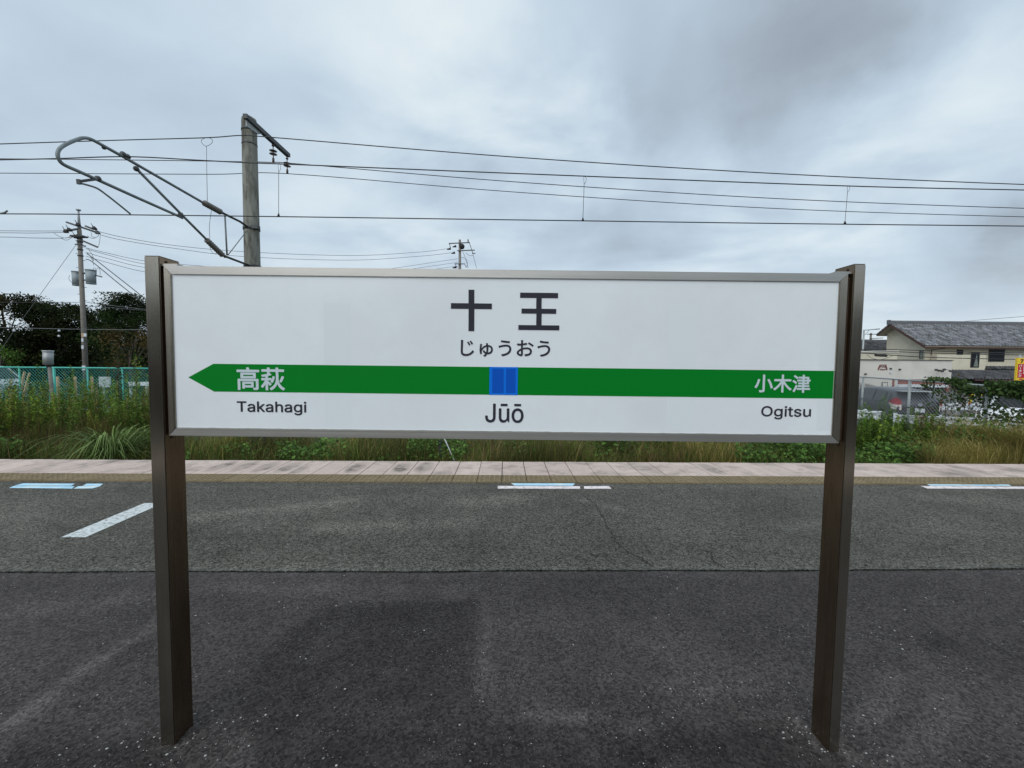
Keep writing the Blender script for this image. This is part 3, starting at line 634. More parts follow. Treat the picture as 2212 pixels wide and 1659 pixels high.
# ------------------------------------------------------------------ overhead line: pole, cantilever and wires
def wire(name, pts, r, m, label, cat='wire', group=None, n=5, sub=1):
    P = [Vector(p) for p in pts]; o = MB().tube(P, r, n).build(name, m); tag(o, label, cat, group); return o
def smooth_px(px, k=6):
    """Catmull-Rom through readings"""
    out = []; n = len(px)
    for i in range(n - 1):
        p0, p1, p2, p3 = (np.array(px[max(i - 1, 0)], float), np.array(px[i], float), np.array(px[i + 1], float), np.array(px[min(i + 2, n - 1)], float))
        for t in np.linspace(0, 1, k, endpoint=False): out.append(.5 * (2 * p1 + (p2 - p0) * t + (2 * p0 - 5 * p1 + 4 * p2 - p3) * t * t + (3 * p1 - p0 - 3 * p2 + p3) * t ** 3))
    out.append(np.array(px[-1], float)); return out
XP = atx(545, 560, -6.25)[0]; YPOLE = at(545, 560, 1)[0]; YPOLE = XP / YPOLE      # distance of the pole at that line of sight
pole = thing('catenary_pole', 'weathered round concrete pole carrying the overhead line above the track', 'utility pole', (XP, YPOLE, GZ))
p_top = at(539.5, 262, YPOLE)
MB().tube([(XP, YPOLE, GZ), (XP, YPOLE, 1.5), (XP, YPOLE, p_top[2] - .03), (XP, YPOLE, p_top[2] + .05), (XP, YPOLE, p_top[2] + .10)], [.20, .182, .163, .155, .08], 24).build('pole_shaft', M_cpole, pole)
def ring(z, r, h, nm='clamp_band'): return MB().tube([(XP, YPOLE, z - h / 2), (XP, YPOLE, z + h / 2)], r, 24).build(nm, M_galvd, pole)
zc1 = at(545, 489, YPOLE - .2)[2]; zc2 = at(545, 572, YPOLE - .2)[2]; zct = at(540, 274, YPOLE - .18)[2]
ring(zc1, .186, .07); ring(zc2, .19, .06); ring(zct, .172, .05); ring(zct - .33, .17, .03)
MB().box((XP + .12, YPOLE - .22, zc1 - .05), (XP + .27, YPOLE - .10, zc1 + .03)).build('clamp_lug', M_galvd, pole)
# top bracket reaching away over the far side with two insulator strings
b0 = Vector((XP - .06, YPOLE - .28, 0)); tA = atx(529, 250, XP + .19); tB = atx(623.3, 336, XP + .19)
MB().bar(tA, tB, .10, .10).build('top_arm', M_galvd, pole)
MB().poly([atx(530, 254, XP + .165), atx(531, 272, XP + .165), atx(556, 290, XP + .165), atx(566, 290, XP + .165), atx(546, 266, XP + .165)], (.02, 0, 0)).build('gusset', M_galv, pole)
for (ua, va), (ub, vb) in (((589.7, 308), (590.5, 351)), ((620, 337), (623.5, 377))):
    a = Vector(atx(ua, va, XP + .19)); b = Vector((a.x, a.y, atx(ub, vb, XP + .19)[2])); m = MB().tube([a, b], .012, 6)
    h = (a - b).length
    for t_ in (.42, .58):
        c = a.lerp(b, t_); m.tube([c + Vector((0, 0, .02)), c, c - Vector((0, 0, .012))], [.03, .095, .03], 12)
    m.tube([a.lerp(b, .12), a.lerp(b, .18)], .035, 8); m.tube([a.lerp(b, .78), b], .028, 6)
    m.build('insulator_string', M_porc, pole)

# cantilever: in the vertical plane through the pole, square to the track
cant = thing('cantilever_arm', 'bent grey tube cantilever arm with ribbed insulators reaching over the track', 'cantilever', (XP, YPOLE - .2, zc1))
q1 = lambda x, y: (.30554 * x, 184.3 + .30554 * y)
def cp(x, y, dx=0.): return Vector(atx(*q1(x, y), XP + dx))
main = [(700, 410), (640, 380), (590, 372), (540, 385), (470, 415), (425, 445), (408, 480), (415, 520), (450, 560), (560, 610), (690, 668), (960, 790), (1230, 910), (1290, 938)]
sm = smooth_px(main, 5)
MB().tube([cp(*p) for p in [(1440, 832), (880, 510)]] + [cp(*p) for p in sm], .024, 10).build('bent_tube', M_pipe, cant)
MB().tube([cp(*p) for p in ((960, 585), (1280, 910), (1462, 1092))], .023, 8).build('diagonal_tube', M_pipe, cant)
def ribbed(a, b, nm, r=.05, k=9):
    a, b = Vector(a), Vector(b); pts = []; rs = []
    for i in range(k * 2 + 1): pts.append(a.lerp(b, i / (k * 2))); rs.append(r if i % 2 else r * .72)
    rs[0] = rs[-1] = r * .6; return MB().tube(pts, rs, 12, smooth=0).build(nm, M_ins, cant)
ribbed(cp(1440, 830), cp(1562, 897), 'insulator', .064); ribbed(cp(1458, 1090), cp(1576, 1203), 'insulator', .062)
MB().tube([cp(1562, 897), cp(1700, 965), Vector((XP, YPOLE - .19, zc1))], .026, 8).build('upper_stay', M_galvd, cant)
MB().tube([cp(1576, 1203), cp(1700, 1250), Vector((XP, YPOLE - .19, zc2))], .026, 8).build('lower_stay', M_galvd, cant)
MB().tube([cp(1590, 920), cp(1605, 1200)], .017, 6).build('strut', M_pipe, cant)
MB().tube([cp(1612, 1200), Vector((XP, YPOLE - .19, zc1 - .10))], .010, 6).build('tie_rod', M_pipe, cant)
MB().bar(cp(690, 662), cp(556, 680), .03, .035).bar(cp(556, 665), cp(560, 700), .03, .05).build('steady_arm_bracket', M_galvd, cant)
MB().tube([cp(*p) for p in smooth_px([(560, 690), (600, 700), (680, 725), (740, 765), (830, 835), (920, 908)], 3)], .014, 7).build('steady_arm', M_pipe, cant)
for x, y, s in ((870, 490, .05), (905, 505, .04), (963, 590, .045), (1278, 915, .05), (692, 660, .045), (735, 440, .032), (1578, 905, .03), (1590, 1212, .03)):
    MB().sphere(cp(x, y), s, 8).build('clamp', M_galvd, cant)
MB().bar(cp(862, 466), cp(875, 500), .03, .02).build('clamp_plate', M_galvd, cant); MB().bar(cp(905, 488), cp(900, 512), .03, .02).build('clamp_plate', M_galvd, cant)

Ym = cp(890, 505).y; Yc = cp(920, 908).y; G = 'overhead line wires'
def pxwire(name, px, Y, r, m, label, group=G, cat='wire', k=8): return wire(name, [at(u, v, Y if not callable(Y) else Y(u)) for u, v in smooth_px(px, k)], r, m, label, cat, group)
pxwire('messenger_wire', [(-400, 353), (0, 345.3), (122, 342.6), (275, 338.5), (427, 346), (523, 351), (650, 356), (1106, 374.5), (1806, 401), (2212, 410.5), (2700, 420)], Ym, .0095, M_wire, 'messenger wire clamped on top of the cantilever arm')
pxwire('contact_wire', [(-400, 460.5), (0, 462), (170, 463), (600, 468), (1106, 475), (1700, 483), (2212, 488.5), (2700, 494)], Yc, .0095, M_wire, 'lowest overhead wire, held by the steady arm')
pxwire('feeder_wire', [(-400, 324), (0, 311), (250, 303), (445, 297.5), (523, 292.6), (590, 297), (1106, 339), (1659, 374), (2212, 398.5), (2700, 412)], YPOLE - .55, .0115, M_wire, 'topmost overhead wire, crossing in front of the pole top')
pxwire('feeder_wire', [(-400, 341), (0, 343), (305, 346), (525, 349.3), (590, 351), (650, 354.5), (1106, 392.5), (1659, 428), (2212, 450), (2700, 462)], YPOLE + .95, .0105, M_wire, 'wire hanging from the nearer insulator string of the pole top arm')
pxwire('feeder_wire', [(-400, 372), (0, 374), (450, 376.5), (625, 375.5), (1106, 414.5), (1656, 449.5), (2212, 468.5), (2700, 478)], YPOLE + 1.8, .0105, M_wire, 'wire hanging from the outer insulator string of the pole top arm')
def dropper(u0, v0, u1, v1, label, loop):
    a = Vector(at(u0, v0, Ym)); b = Vector(at(u1, v1, Yc)); m = MB(); t_ = .16 if loop else .0
    l = a.lerp(b, .18); side = Vector((.035, 0, 0))
    m.tube([a + side * .2, a.lerp(b, .05) + side, a.lerp(b, .12) + side * .8, l], .003, 4); m.tube([a - side * .2, a.lerp(b, .06) - side * .3, l], .003, 4)
    m.tube([l, b], .0042, 4); m.tube([b + Vector((0, 0, .05)), b], [.006, .022], 6)
    o = m.build('dropper', M_wire); tag(o, label, 'dropper wire', 'droppers between messenger and contact wire')
dropper(602, 352, 602, 467, 'dropper wire hanging just right of the concrete pole', 1)
dropper(1262.5, 381, 1259, 476, 'dropper wire in the middle of the sky, above the sign', 1)
dropper(1832, 400.5, 1825, 483.5, 'dropper wire above the right end of the sign', 1)
# bonding wire with its pear-shaped loop hanging from the top wire
Yf = YPOLE - .55; lp = [at(*q1(*p), Yf) for p in smooth_px([(1460, 370), (1425, 385), (1430, 412), (1460, 430), (1500, 405), (1495, 378), (1462, 370)], 4)]
b_pts = [at(*q1(*p), Yf) for p in ((1460, 430), (1462, 600), (1466, 822))]; b2 = [at(*q1(*p), Yf) for p in smooth_px([(1495, 885), (1485, 950), (1480, 1020), (1484, 1080)], 4)]
b3 = [at(*q1(*p), Yf - .1) for p in smooth_px([(1478, 1110), (1490, 1165), (1510, 1190), (1540, 1185)], 4)]
o = MB().tube(lp, .006, 4).tube(b_pts, .006, 4).tube(b2, .006, 4).tube(b3, .005, 4).build('bonding_wire', M_wirel); tag(o, 'thin hanging wire with a pear shaped loop at its top', 'wire')
o = MB().tube([at(-60, 459, Yc), at(2, 461, Yc), at(11, 459, Yc), at(16, 455, Yc)], .014, 6).build('steady_arm_end', M_pipe); tag(o, 'upturned end of another steady arm at the left end of the lowest wire', 'rod')

# ------------------------------------------------------------------ street poles
def U(x, y): return (x / 6, 430.1 + y / 6)
YU = 27.
def up(x, y, Y=YU): return Vector(at(*U(x, y), Y))
pxx = at(176, 600, YU)[0]; ztopu = up(1030, 140).z
ut = thing('utility_pole', 'tall street pole with two grey transformers in front of the dark trees', 'utility pole', (pxx, YU, GZ), group='street power poles')
zt1 = up(1030, 400).z
MB().tube([(pxx, YU, GZ), (pxx, YU, zt1)], [.145, .11], 14).build('pole_shaft', M_upole, ut)
MB().tube([(pxx, YU, zt1 - .1), (pxx, YU, up(1030, 200).z), (pxx, YU, ztopu)], [.10, .05, .045], 10).tube([(pxx, YU, ztopu - .04), (pxx, YU, ztopu + .03)], .12, 10).build('top_tube', M_galv, ut)
def arm(a, b, ya=-.25, yb=-.25, w=.09): MB().bar(at(*U(*a), YU + ya), at(*U(*b), YU + yb), w, w).build('cross_arm', M_galvd, ut)
arm((865, 300), (1290, 445), .8, -1.2, .10); arm((1110, 350), (1200, 385), -.8, -1.2); arm((830, 418), (1000, 388), .2, -.3); arm((1070, 540), (1262, 622)); arm((975, 585), (1110, 610), w=.07); arm((1100, 955), (1320, 1008), w=.07)
for x, y in ((1005, 330), (1215, 375), (845, 415), (890, 395), (1255, 430), (975, 485)):
    p = at(*U(x, y), YU - .4); MB().tube([p, Vector(p) + Vector((.18, 0, -.08))], [.13, .05], 8).tube([p, Vector(p) + Vector((-.16, 0, .30))], [.03, .012], 5).build('insulator', M_black, ut)
def transformer(x0, x1, y0, y1, Y):
    a, b = at(*U(x0, y1), Y), at(*U(x1, y0), Y); cx = (a[0] + b[0]) / 2; r = (b[0] - a[0]) / 2
    t_ = MB().tube([(cx, Y, a[2] + .03), (cx, Y, b[2])], [r * .94, r], 16).tube([(cx, Y, b[2]), (cx, Y, b[2] + .06)], r * 1.08, 16).tube([(cx, Y, a[2]), (cx, Y, a[2] + .03)], r * 1.0, 16).build('transformer', mat('transformer_grey', (.26, .31, .33), .5), ut)
transformer(950, 1032, 950, 1122, YU + .35); transformer(1128, 1228, 930, 1100, YU - .3)
for y in (960, 1050): MB().bar(at(*U(1000, y), YU), at(*U(1150, y), YU), .09, .08).build('transformer_bracket', M_galvd, ut)
for k in range(22):
    z = .9 + k * .42
    if z < zt1 - .3: MB().tube([(pxx - (.3 if k % 2 else 0), YU, z), (pxx + (0 if k % 2 else .3), YU, z)], .015, 4).build('step_bolt', M_galvd, ut)
for y in (455, 500, 530, 545, 575, 640, 720): MB().tube([(pxx, YU, up(0, y).z - .03), (pxx, YU, up(0, y).z + .03)], .15, 12).build('pole_band', M_galvd, ut)
MB().box((pxx - .42, YU - .2, up(0, 480).z), (pxx + .35, YU + .2, up(0, 462).z)).build('switch_box', M_galvd, ut)
u3 = lambda x, y: (.2777 * x, 583.7 + .2777 * y)
for x0, x1, y0, y1, mm in ((652, 672, 492, 516, M_white), (636, 648, 528, 556, M_white), (636, 650, 584, 612, M_white), (640, 664, 742, 778, M_white), (636, 648, 490, 520, M_wood)):
    a, b = at(*u3(x0, y1), YU - .24), at(*u3(x1, y0), YU - .24); MB().box((a[0], YU - .26, a[2]), (b[0], YU - .22, b[2])).build('number_plate', mm, ut)
# jumper loops
m = MB()
for px in ([(700, 440), (760, 480), (850, 505), (930, 475), (975, 458)], [(790, 508), (860, 532), (930, 500), (970, 478)], [(1130, 475), (1200, 510), (1270, 480), (1280, 455)], [(1180, 430), (1190, 480), (1230, 500)], [(1300, 460), (1290, 560), (1270, 630)], [(1120, 690), (1170, 740), (1200, 800), (1215, 860)], [(900, 985), (895, 1040), (940, 1090)], [(1200, 930), (1215, 895), (1235, 900), (1240, 985)], [(1250, 985), (1255, 905), (1290, 900), (1300, 985)], [(1140, 640), (1200, 730), (1215, 800), (1190, 760)]):
    MB().tube([at(*U(*p), YU - .5) for p in smooth_px(px, 4)], .014, 4).build('jumper_cable', M_wirel, ut)
Y2 = 40.
sp = lambda x, y: (921.6 + .06667 * x, 479.3 + .06667 * y)
px2 = at(993.3, 560, Y2)[0]; z2t = at(*sp(1070, 580), Y2)[2]
ut2 = thing('utility_pole', 'farther street pole with double cross arms rising behind the top of the sign', 'utility pole', (px2, Y2, GZ), group='street power poles')
MB().tube([(px2, Y2, GZ), (px2, Y2, z2t)], [.18, .115], 12).build('pole_shaft', M_upole, ut2)
for a, b, w in (((720, 700), (1400, 670), .08), ((990, 935), (1560, 915), .08), ((1385, 680), (1500, 1030), .06), ((1340, 570), (1350, 680), .11), ((910, 1360), (1240, 1362), .07), ((735, 700), (780, 860), .06), ((1470, 1020), (1580, 1018), .07), ((910, 1360), (1000, 1500), .05), ((1235, 1365), (1285, 1480), .05)):
    MB().bar(at(*sp(*a), Y2 - .2), at(*sp(*b), Y2 - .2), w, w).build('cross_arm', M_galvd, ut2)
for x, y in ((720, 880), (900, 800), (860, 1010), (900, 1480)): MB().tube([at(*sp(x - 60, y + 15), Y2 - .2), at(*sp(x + 60, y - 15), Y2 - .2)], [.04, .12], 8).build('insulator', M_black, ut2)
MB().sphere(at(*sp(1140, 800), Y2), .28, 8).build('cable_spool', M_black, ut2)
for px in ([(1160, 940), (1240, 1130), (1350, 1500)], [(1260, 1000), (1400, 1095), (1520, 1080)], [(1500, 1030), (1550, 1250), (1620, 1500)], [(1120, 1150), (1260, 1190), (1320, 1320), (1290, 1480)]): MB().tube([at(*sp(*p), Y2 - .3) for p in smooth_px(px, 3)], .018, 4).build('jumper_cable', M_wirel, ut2)

def Yv(u): return YU + (Y2 - YU) * min(1, max(0, (u - 176) / (993 - 176)))
GS = 'street power cables'
pxwire('power_cable', [(-300, 496), (0, 498.5), (60, 499), (138, 499)], YU, .016, M_wire, 'highest street cable running left from the transformer pole', GS, k=4)
pxwire('power_cable', [(-300, 501), (0, 502.8), (70, 503.5), (138, 502)], YU + .5, .016, M_wire, 'second highest street cable running left from the transformer pole', GS, k=4)
pxwire('power_cable', [(-300, 510), (0, 512), (60, 513.8), (130, 514.6), (162, 511)], YU, .016, M_wire, 'third street cable running left from the transformer pole', GS, k=4)
pxwire('power_cable', [(208, 498.5), (260, 511.5), (369, 529.3), (523, 543.5), (750, 552), (900, 545), (968, 537)], Yv, .017, M_wirel, 'uppermost street cable between the two street poles', GS)
pxwire('power_cable', [(218, 507.6), (260, 518), (369, 535.4), (523, 554), (750, 562), (900, 554), (975, 546)], Yv, .017, M_wirel, 'second street cable between the two street poles', GS)
for k, (v0, v1, uu, vv) in enumerate(((535, 563.4, 700, 594), (537, 570, 700, 600), (545, 577.6, 700, 606), (553, 586.8, 700, 612))):
    pxwire('power_cable', [(185, v0), (228, v0 + (v1 - v0) * .38), (311, v1), (420, v1 + 10), (uu, vv), (989, 559 + 8 * k)], Yv, .015, M_wirel, ['top', 'second', 'third', 'lowest'][k] + ' of the four cables that pass behind the left sign post', GS)
pxwire('service_cable', [(188, 548), (205, 560), (250, 595), (313, 645), (420, 735)], YU - 2, .024, M_wire, 'upper thick cable dropping steeply right from the transformer pole', 'steep service cables', k=4)
pxwire('service_cable', [(186, 560), (200, 566), (250, 607), (307, 653), (400, 730)], YU - 2, .024, M_wire, 'lower thick cable dropping steeply right from the transformer pole', 'steep service cables', k=4)
o = pxwire('guy_wire', [(167, 525), (75, 653), (37, 705), (5, 752), (-10, 775)], YU - 1, .011, M_wirel, 'thin guy wire slanting down left from the transformer pole', None, k=2)
MB().sphere(at(30.5, 714, YU - 1.1), .075, 8).build('guy_insulator', M_white, o)
o = pxwire('telephone_cable', [(-300, 702), (0, 707.5), (150, 711), (315, 712.5), (420, 712)], YU - 4, .016, M_wirel, 'pale cable strung low across the dark trees', None, k=3)
MB().sphere(at(127.7, 714.6, YU - 4.1), .06, 8).build('cable_ball', M_white, o); MB().sphere(at(127.2, 726, YU - 4.1), .06, 8).build('cable_ball', M_white, o)
pxwire('telephone_cable', [(-300, 652), (8, 653), (173, 653)], YU, .014, M_wire, 'thin cable running left just over the treetops', None, k=2)
pxwire('telephone_cable', [(186, 653), (258, 662), (330, 670)], YU, .014, M_wirel, 'thin cable running right just over the treetops', None, k=2)
pxwire('telephone_cable', [(186, 661), (258, 666), (330, 672)], YU + .5, .012, M_wirel, 'thin cable below it on the right side of the transformer pole', None, k=2)

# ------------------------------------------------------------------ trees
def tree(u, vtop, Y, rad, label, pal, n=9000, leaf=.17, low=.0, conical=0., group='dark trees behind the car park', sub=34):
    top = at(u, vtop, Y); h = top[2] - GZ; x = top[0]
    t_ = thing('broadleaf_tree' if not conical else 'round_tree', label, 'tree', (x, Y, GZ), group=group)
    m = MB(); m.tube([(x, Y, GZ - .05), (x + .05, Y, GZ + h * .3), (x, Y, GZ + h * .75)], [.17, .12, .04], 8)
    cc = []
    for i in range(sub):
        f = random.random() ** .8; z = GZ + h * (low + (1 - low) * f); q = math.sin(math.pi * min(1, max(.12, (1 - f) ** .75 * .98 + .03))) ** .6 if not conical else (1 - f ** 1.6) ** .5 + .12
        a = random.uniform(0, 6.283); r = rad * q * math.sqrt(random.uniform(.25, 1)); c = Vector((x + r * math.cos(a), Y + r * math.sin(a) * .8, z)); cc.append(c)
        if i % 2 == 0: m.tube([(x, Y, GZ + (z - GZ) * .55), c.lerp(Vector((x, Y, z)), .4) + Vector((0, 0, -.1)), c], [.05, .03, .012], 5)
    m.build('trunk', M_bark, t_)
    cc = np.array([list(c) for c in cc]); k = rng.integers(0, len(cc), n); cs = rng.uniform(.35, .75, len(cc)) * rad * .42
    P = cc[k] + rng.normal(size=(n, 3)) * cs[k][:, None] * np.array([.75, .75, .55])
    P[:, 2] = np.clip(P[:, 2], GZ + .1, GZ + h + .25 * rng.random(n))
    # a few stray twigs breaking the outline
    ct = tints(len(cc), pal, .22); T = ct[k] * (1 + rng.normal(size=(n, 1)) * .2)
    cards('crown', M_leaf, P, rng.uniform(.6, 1.25, n) * leaf, np.clip(T, .003, .6), t_)
    return t_
DG = [(.022, .034, .010), (.030, .040, .012), (.016, .026, .008), (.045, .042, .014)]
BR = [(.028, .06, .012), (.035, .07, .015), (.02, .045, .01)]
tree(8, 640, 33, 2.6, 'dark tree at the left edge of the photo, behind the silver van', DG, 15000, leaf=.2, low=.05)
tree(72, 657, 35, 2.5, 'dark tree behind the grey cylinder on a post', DG, 15000, leaf=.2, low=.05)
tree(128, 663, 34, 2.2, 'dark tree just left of the transformer pole', DG, 14000, leaf=.2, low=.05)
tree(214, 676, 35, 2.2, 'dark ragged tree just right of the transformer pole', DG, 13000, leaf=.2, low=.05)
tree(280, 641, 31, 2.4, 'dense round greener tree beside the left sign post', BR + DG[:1], 20000, leaf=.15, low=.05, conical=1, sub=46)
tree(345, 660, 33, 2.3, 'dark tree mostly hidden behind the left end of the sign', DG, 6000, low=.1)
AUT = [(.085, .06, .018), (.06, .055, .016), (.035, .048, .014), (.11, .07, .022)]
tree(278, 715, 26, 1.7, 'low bush with rusty orange brown leaves in front of the round green tree', AUT, 2600, leaf=.15, low=.1, group='bushes behind the turquoise fence', sub=26)
tree(-2, 742, 30, 1.2, 'bright green leafy bush at the left edge, above the silver van', [(.10, .20, .03), (.08, .16, .03)], 1200, leaf=.16, low=.2, group='bushes behind the turquoise fence', sub=14)
# far wood closing the view under the crowns
nW = 26000; P = np.stack([rng.uniform(-48, -22, nW), rng.uniform(38, 43, nW), GZ + rng.random(nW) * (4.6 + rng.normal(size=nW) * .25)], 1)
o = cards('far_wood', M_leaf, P, rng.uniform(.2, .42, nW), tints(nW, DG, .25)); tag(o, 'dark mass of undergrowth closing the view behind the left trees', 'undergrowth', kind='stuff')
nW = 15000; P = np.stack([rng.uniform(-22, 34, nW), rng.uniform(62, 68, nW), GZ + rng.random(nW) * (6.2 + rng.normal(size=nW) * .4)], 1)
o = cards('distant_wood', M_leaf, P, rng.uniform(.4, .8, nW), tints(nW, DG, .25)); tag(o, 'low belt of distant dark trees hidden behind the sign board', 'undergrowth', kind='stuff')
nW = 7000; P = np.stack([rng.uniform(-30, -15.5, nW), rng.uniform(22.5, 25.5, nW), GZ + rng.random(nW) ** .8 * (1.25 + rng.normal(size=nW) * .15)], 1)
o = cards('garden_bushes', M_leaf, P, rng.uniform(.1, .2, nW), tints(nW, [(.05, .10, .03), (.07, .12, .035), (.04, .08, .025)], .2)); tag(o, 'low mid green bushes behind the turquoise fence', 'bushes', kind='stuff')

# ------------------------------------------------------------------ turquoise fence on the left and what stands behind it
FYL = 18.; fz = at(100, 794, FYL)[2]
fl = thing('turquoise_fence', 'turquoise coated chain link fence above the weeds on the left', 'fence', (at(150, 830, FYL)[0], FYL, GZ))
xs = [at(u, 830, FYL)[0] for u in (-105, -30, 43, 118, 190, 265, 340, 415)]
for i, x in enumerate(xs):
    MB().tube([(x, FYL, GZ), (x, FYL, fz)], .028 if i != 3 else .045, 8).build('fence_post', M_teal, fl)
MB().tube([(xs[3] + .12, FYL - .35, GZ), (xs[3] - .1, FYL, fz - .2)], .045, 8).build('brace', M_teal, fl)
MB().tube([(xs[0], FYL, fz), (xs[-1], FYL, fz)], .034, 8).build('top_rail', M_teal, fl)
def chain(a, b, z0, z1, pitch, r, m, parent, name='chain_link_mesh', hs=1.):
    """diagonal wires of a chain link panel between ground points a and b"""
    a, b = Vector(a), Vector(b); L = (b - a).length; d = (b - a) / L * hs; L /= hs; hh = z1 - z0; mb = MB()
    nrm = Vector((-d.y, d.x, 0)) * r * 1.2
    k = -int(hh / pitch) - 1
    while k * pitch < L:
        for s in (1, -1):
            s0 = k * pitch; p0 = s0
            lo, hi = 0., hh
            if s0 < 0: lo = -s0
            if s0 + hh > L: hi = L - s0
            if hi - lo > .02:
                A = (s0 + lo, lo); B = (s0 + hi, hi)
                if s < 0: A = (A[0], hh - A[1]); B = (B[0], hh - B[1])
                mb.tube([a + d * A[0] + Vector((0, 0, z0 + A[1])) + nrm * s, a + d * B[0] + Vector((0, 0, z0 + B[1])) + nrm * s], r, 3, cap=False, smooth=0)
        k += 1
    o = mb.build(name, m, parent); o['kind'] = 'stuff'; return o
chain((xs[0], FYL, 0), (xs[-1], FYL, 0), -1.0, fz - .03, .135, .0050, mat('pale_turquoise_wire', (.12, .52, .45), .5), fl)
t = thing('signal_canister', 'grey metal cylinder on a thin grey post in front of the turquoise fence', 'equipment post', (at(103.5, 800, 16.8)[0], 16.8, GZ))
cx = at(104.5, 775, 16.8)[0]; zA, zB = at(104, 787.5, 16.8)[2], at(104, 759.5, 16.8)[2]
MB().tube([(cx - .02, 16.8, zA), (cx, 16.8, zB)], .152, 20).build('canister', mat('brushed_grey_canister', (.33, .345, .355), .45, metal=.3, var=.2, vscale=8, stretch=(6, 6, .3)), t)
MB().tube([(cx, 16.8, zB), (cx, 16.8, zB + .04)], .17, 20).build('lid', M_white, t)
MB().tube([(cx, 16.8, zA - .13), (cx, 16.8, zA)], .07, 10).tube([(cx - .14, 16.8, zA - .06), (cx + .14, 16.8, zA - .06)], .03, 6).build('bracket', M_black, t)
MB().tube([(cx + .12, 16.8, GZ), (cx + .03, 16.8, zA - .1)], .062, 12).build('post', M_conc, t)
for i, (u, lab) in enumerate(((124.5, 'left'), (162.2, 'middle'), (198.5, 'right'))):
    a = at(u, 813.5, 21.5); o = MB().tube([(a[0], 21.5, GZ), (a[0], 21.5, a[2] - .03), (a[0], 21.5, a[2])], [.058, .058, .045], 10).build('timber_post', M_wood)
    tag(o, lab + ' one of three round pale timber posts behind the turquoise fence', 'post', 'round timber posts behind the turquoise fence')
a, b = Vector(at(124.5, 820, 21.4)), Vector(at(198.5, 820, 21.4)); pts = [a.lerp(b, k / 16) - Vector((0, 0, .32 * abs(math.sin(k / 8 * math.pi)))) for k in range(17)]
tag(MB().tube(pts, .015, 4).build('rope', M_wirel), 'sagging rope strung between the pale timber posts', 'rope')
a, b = at(214, 836, 21.), at(237, 814, 21.); o = MB().box((a[0], 21., a[2]), (b[0], 21.06, b[2])).box((a[0] + .1, 21.06, GZ), (a[0] + .16, 21.12, b[2] - .1)).build('notice_board', M_shut); tag(o, 'plain pale grey board behind the turquoise fence', 'board')
t = thing('guard_rail', 'low white guard rail behind the turquoise fence beside the left sign post', 'guard rail', at(300, 840, 22.))
a, b = Vector(at(278, 829, 22.)), Vector(at(420, 829, 22.)); MB().bar(a, b, .06, .2).build('rail', M_white, t)
for u in (282, 316, 350): p = at(u, 829, 22.1); MB().box((p[0] - .04, 22.06, GZ), (p[0] + .04, 22.14, p[2])).build('rail_post', M_white, t)
o = MB().box((at(120, 850, 20)[0], 20, GZ), (at(250, 850, 20)[0], 20.12, GZ + .22)).build('kerb', M_white); struct(o)
t = thing('leaning_stakes', 'two weathered wooden stakes leaning behind the turquoise fence next to the van', 'stakes', at(50, 830, 20.5))
for (ua, va), (ub, vb) in (((44, 818), (53, 803)), ((50, 826), (64, 806))): MB().bar(at(ua, va + 30, 20.5), at(ub, vb, 20.5), .08, .05).build('stake', M_wood, t)

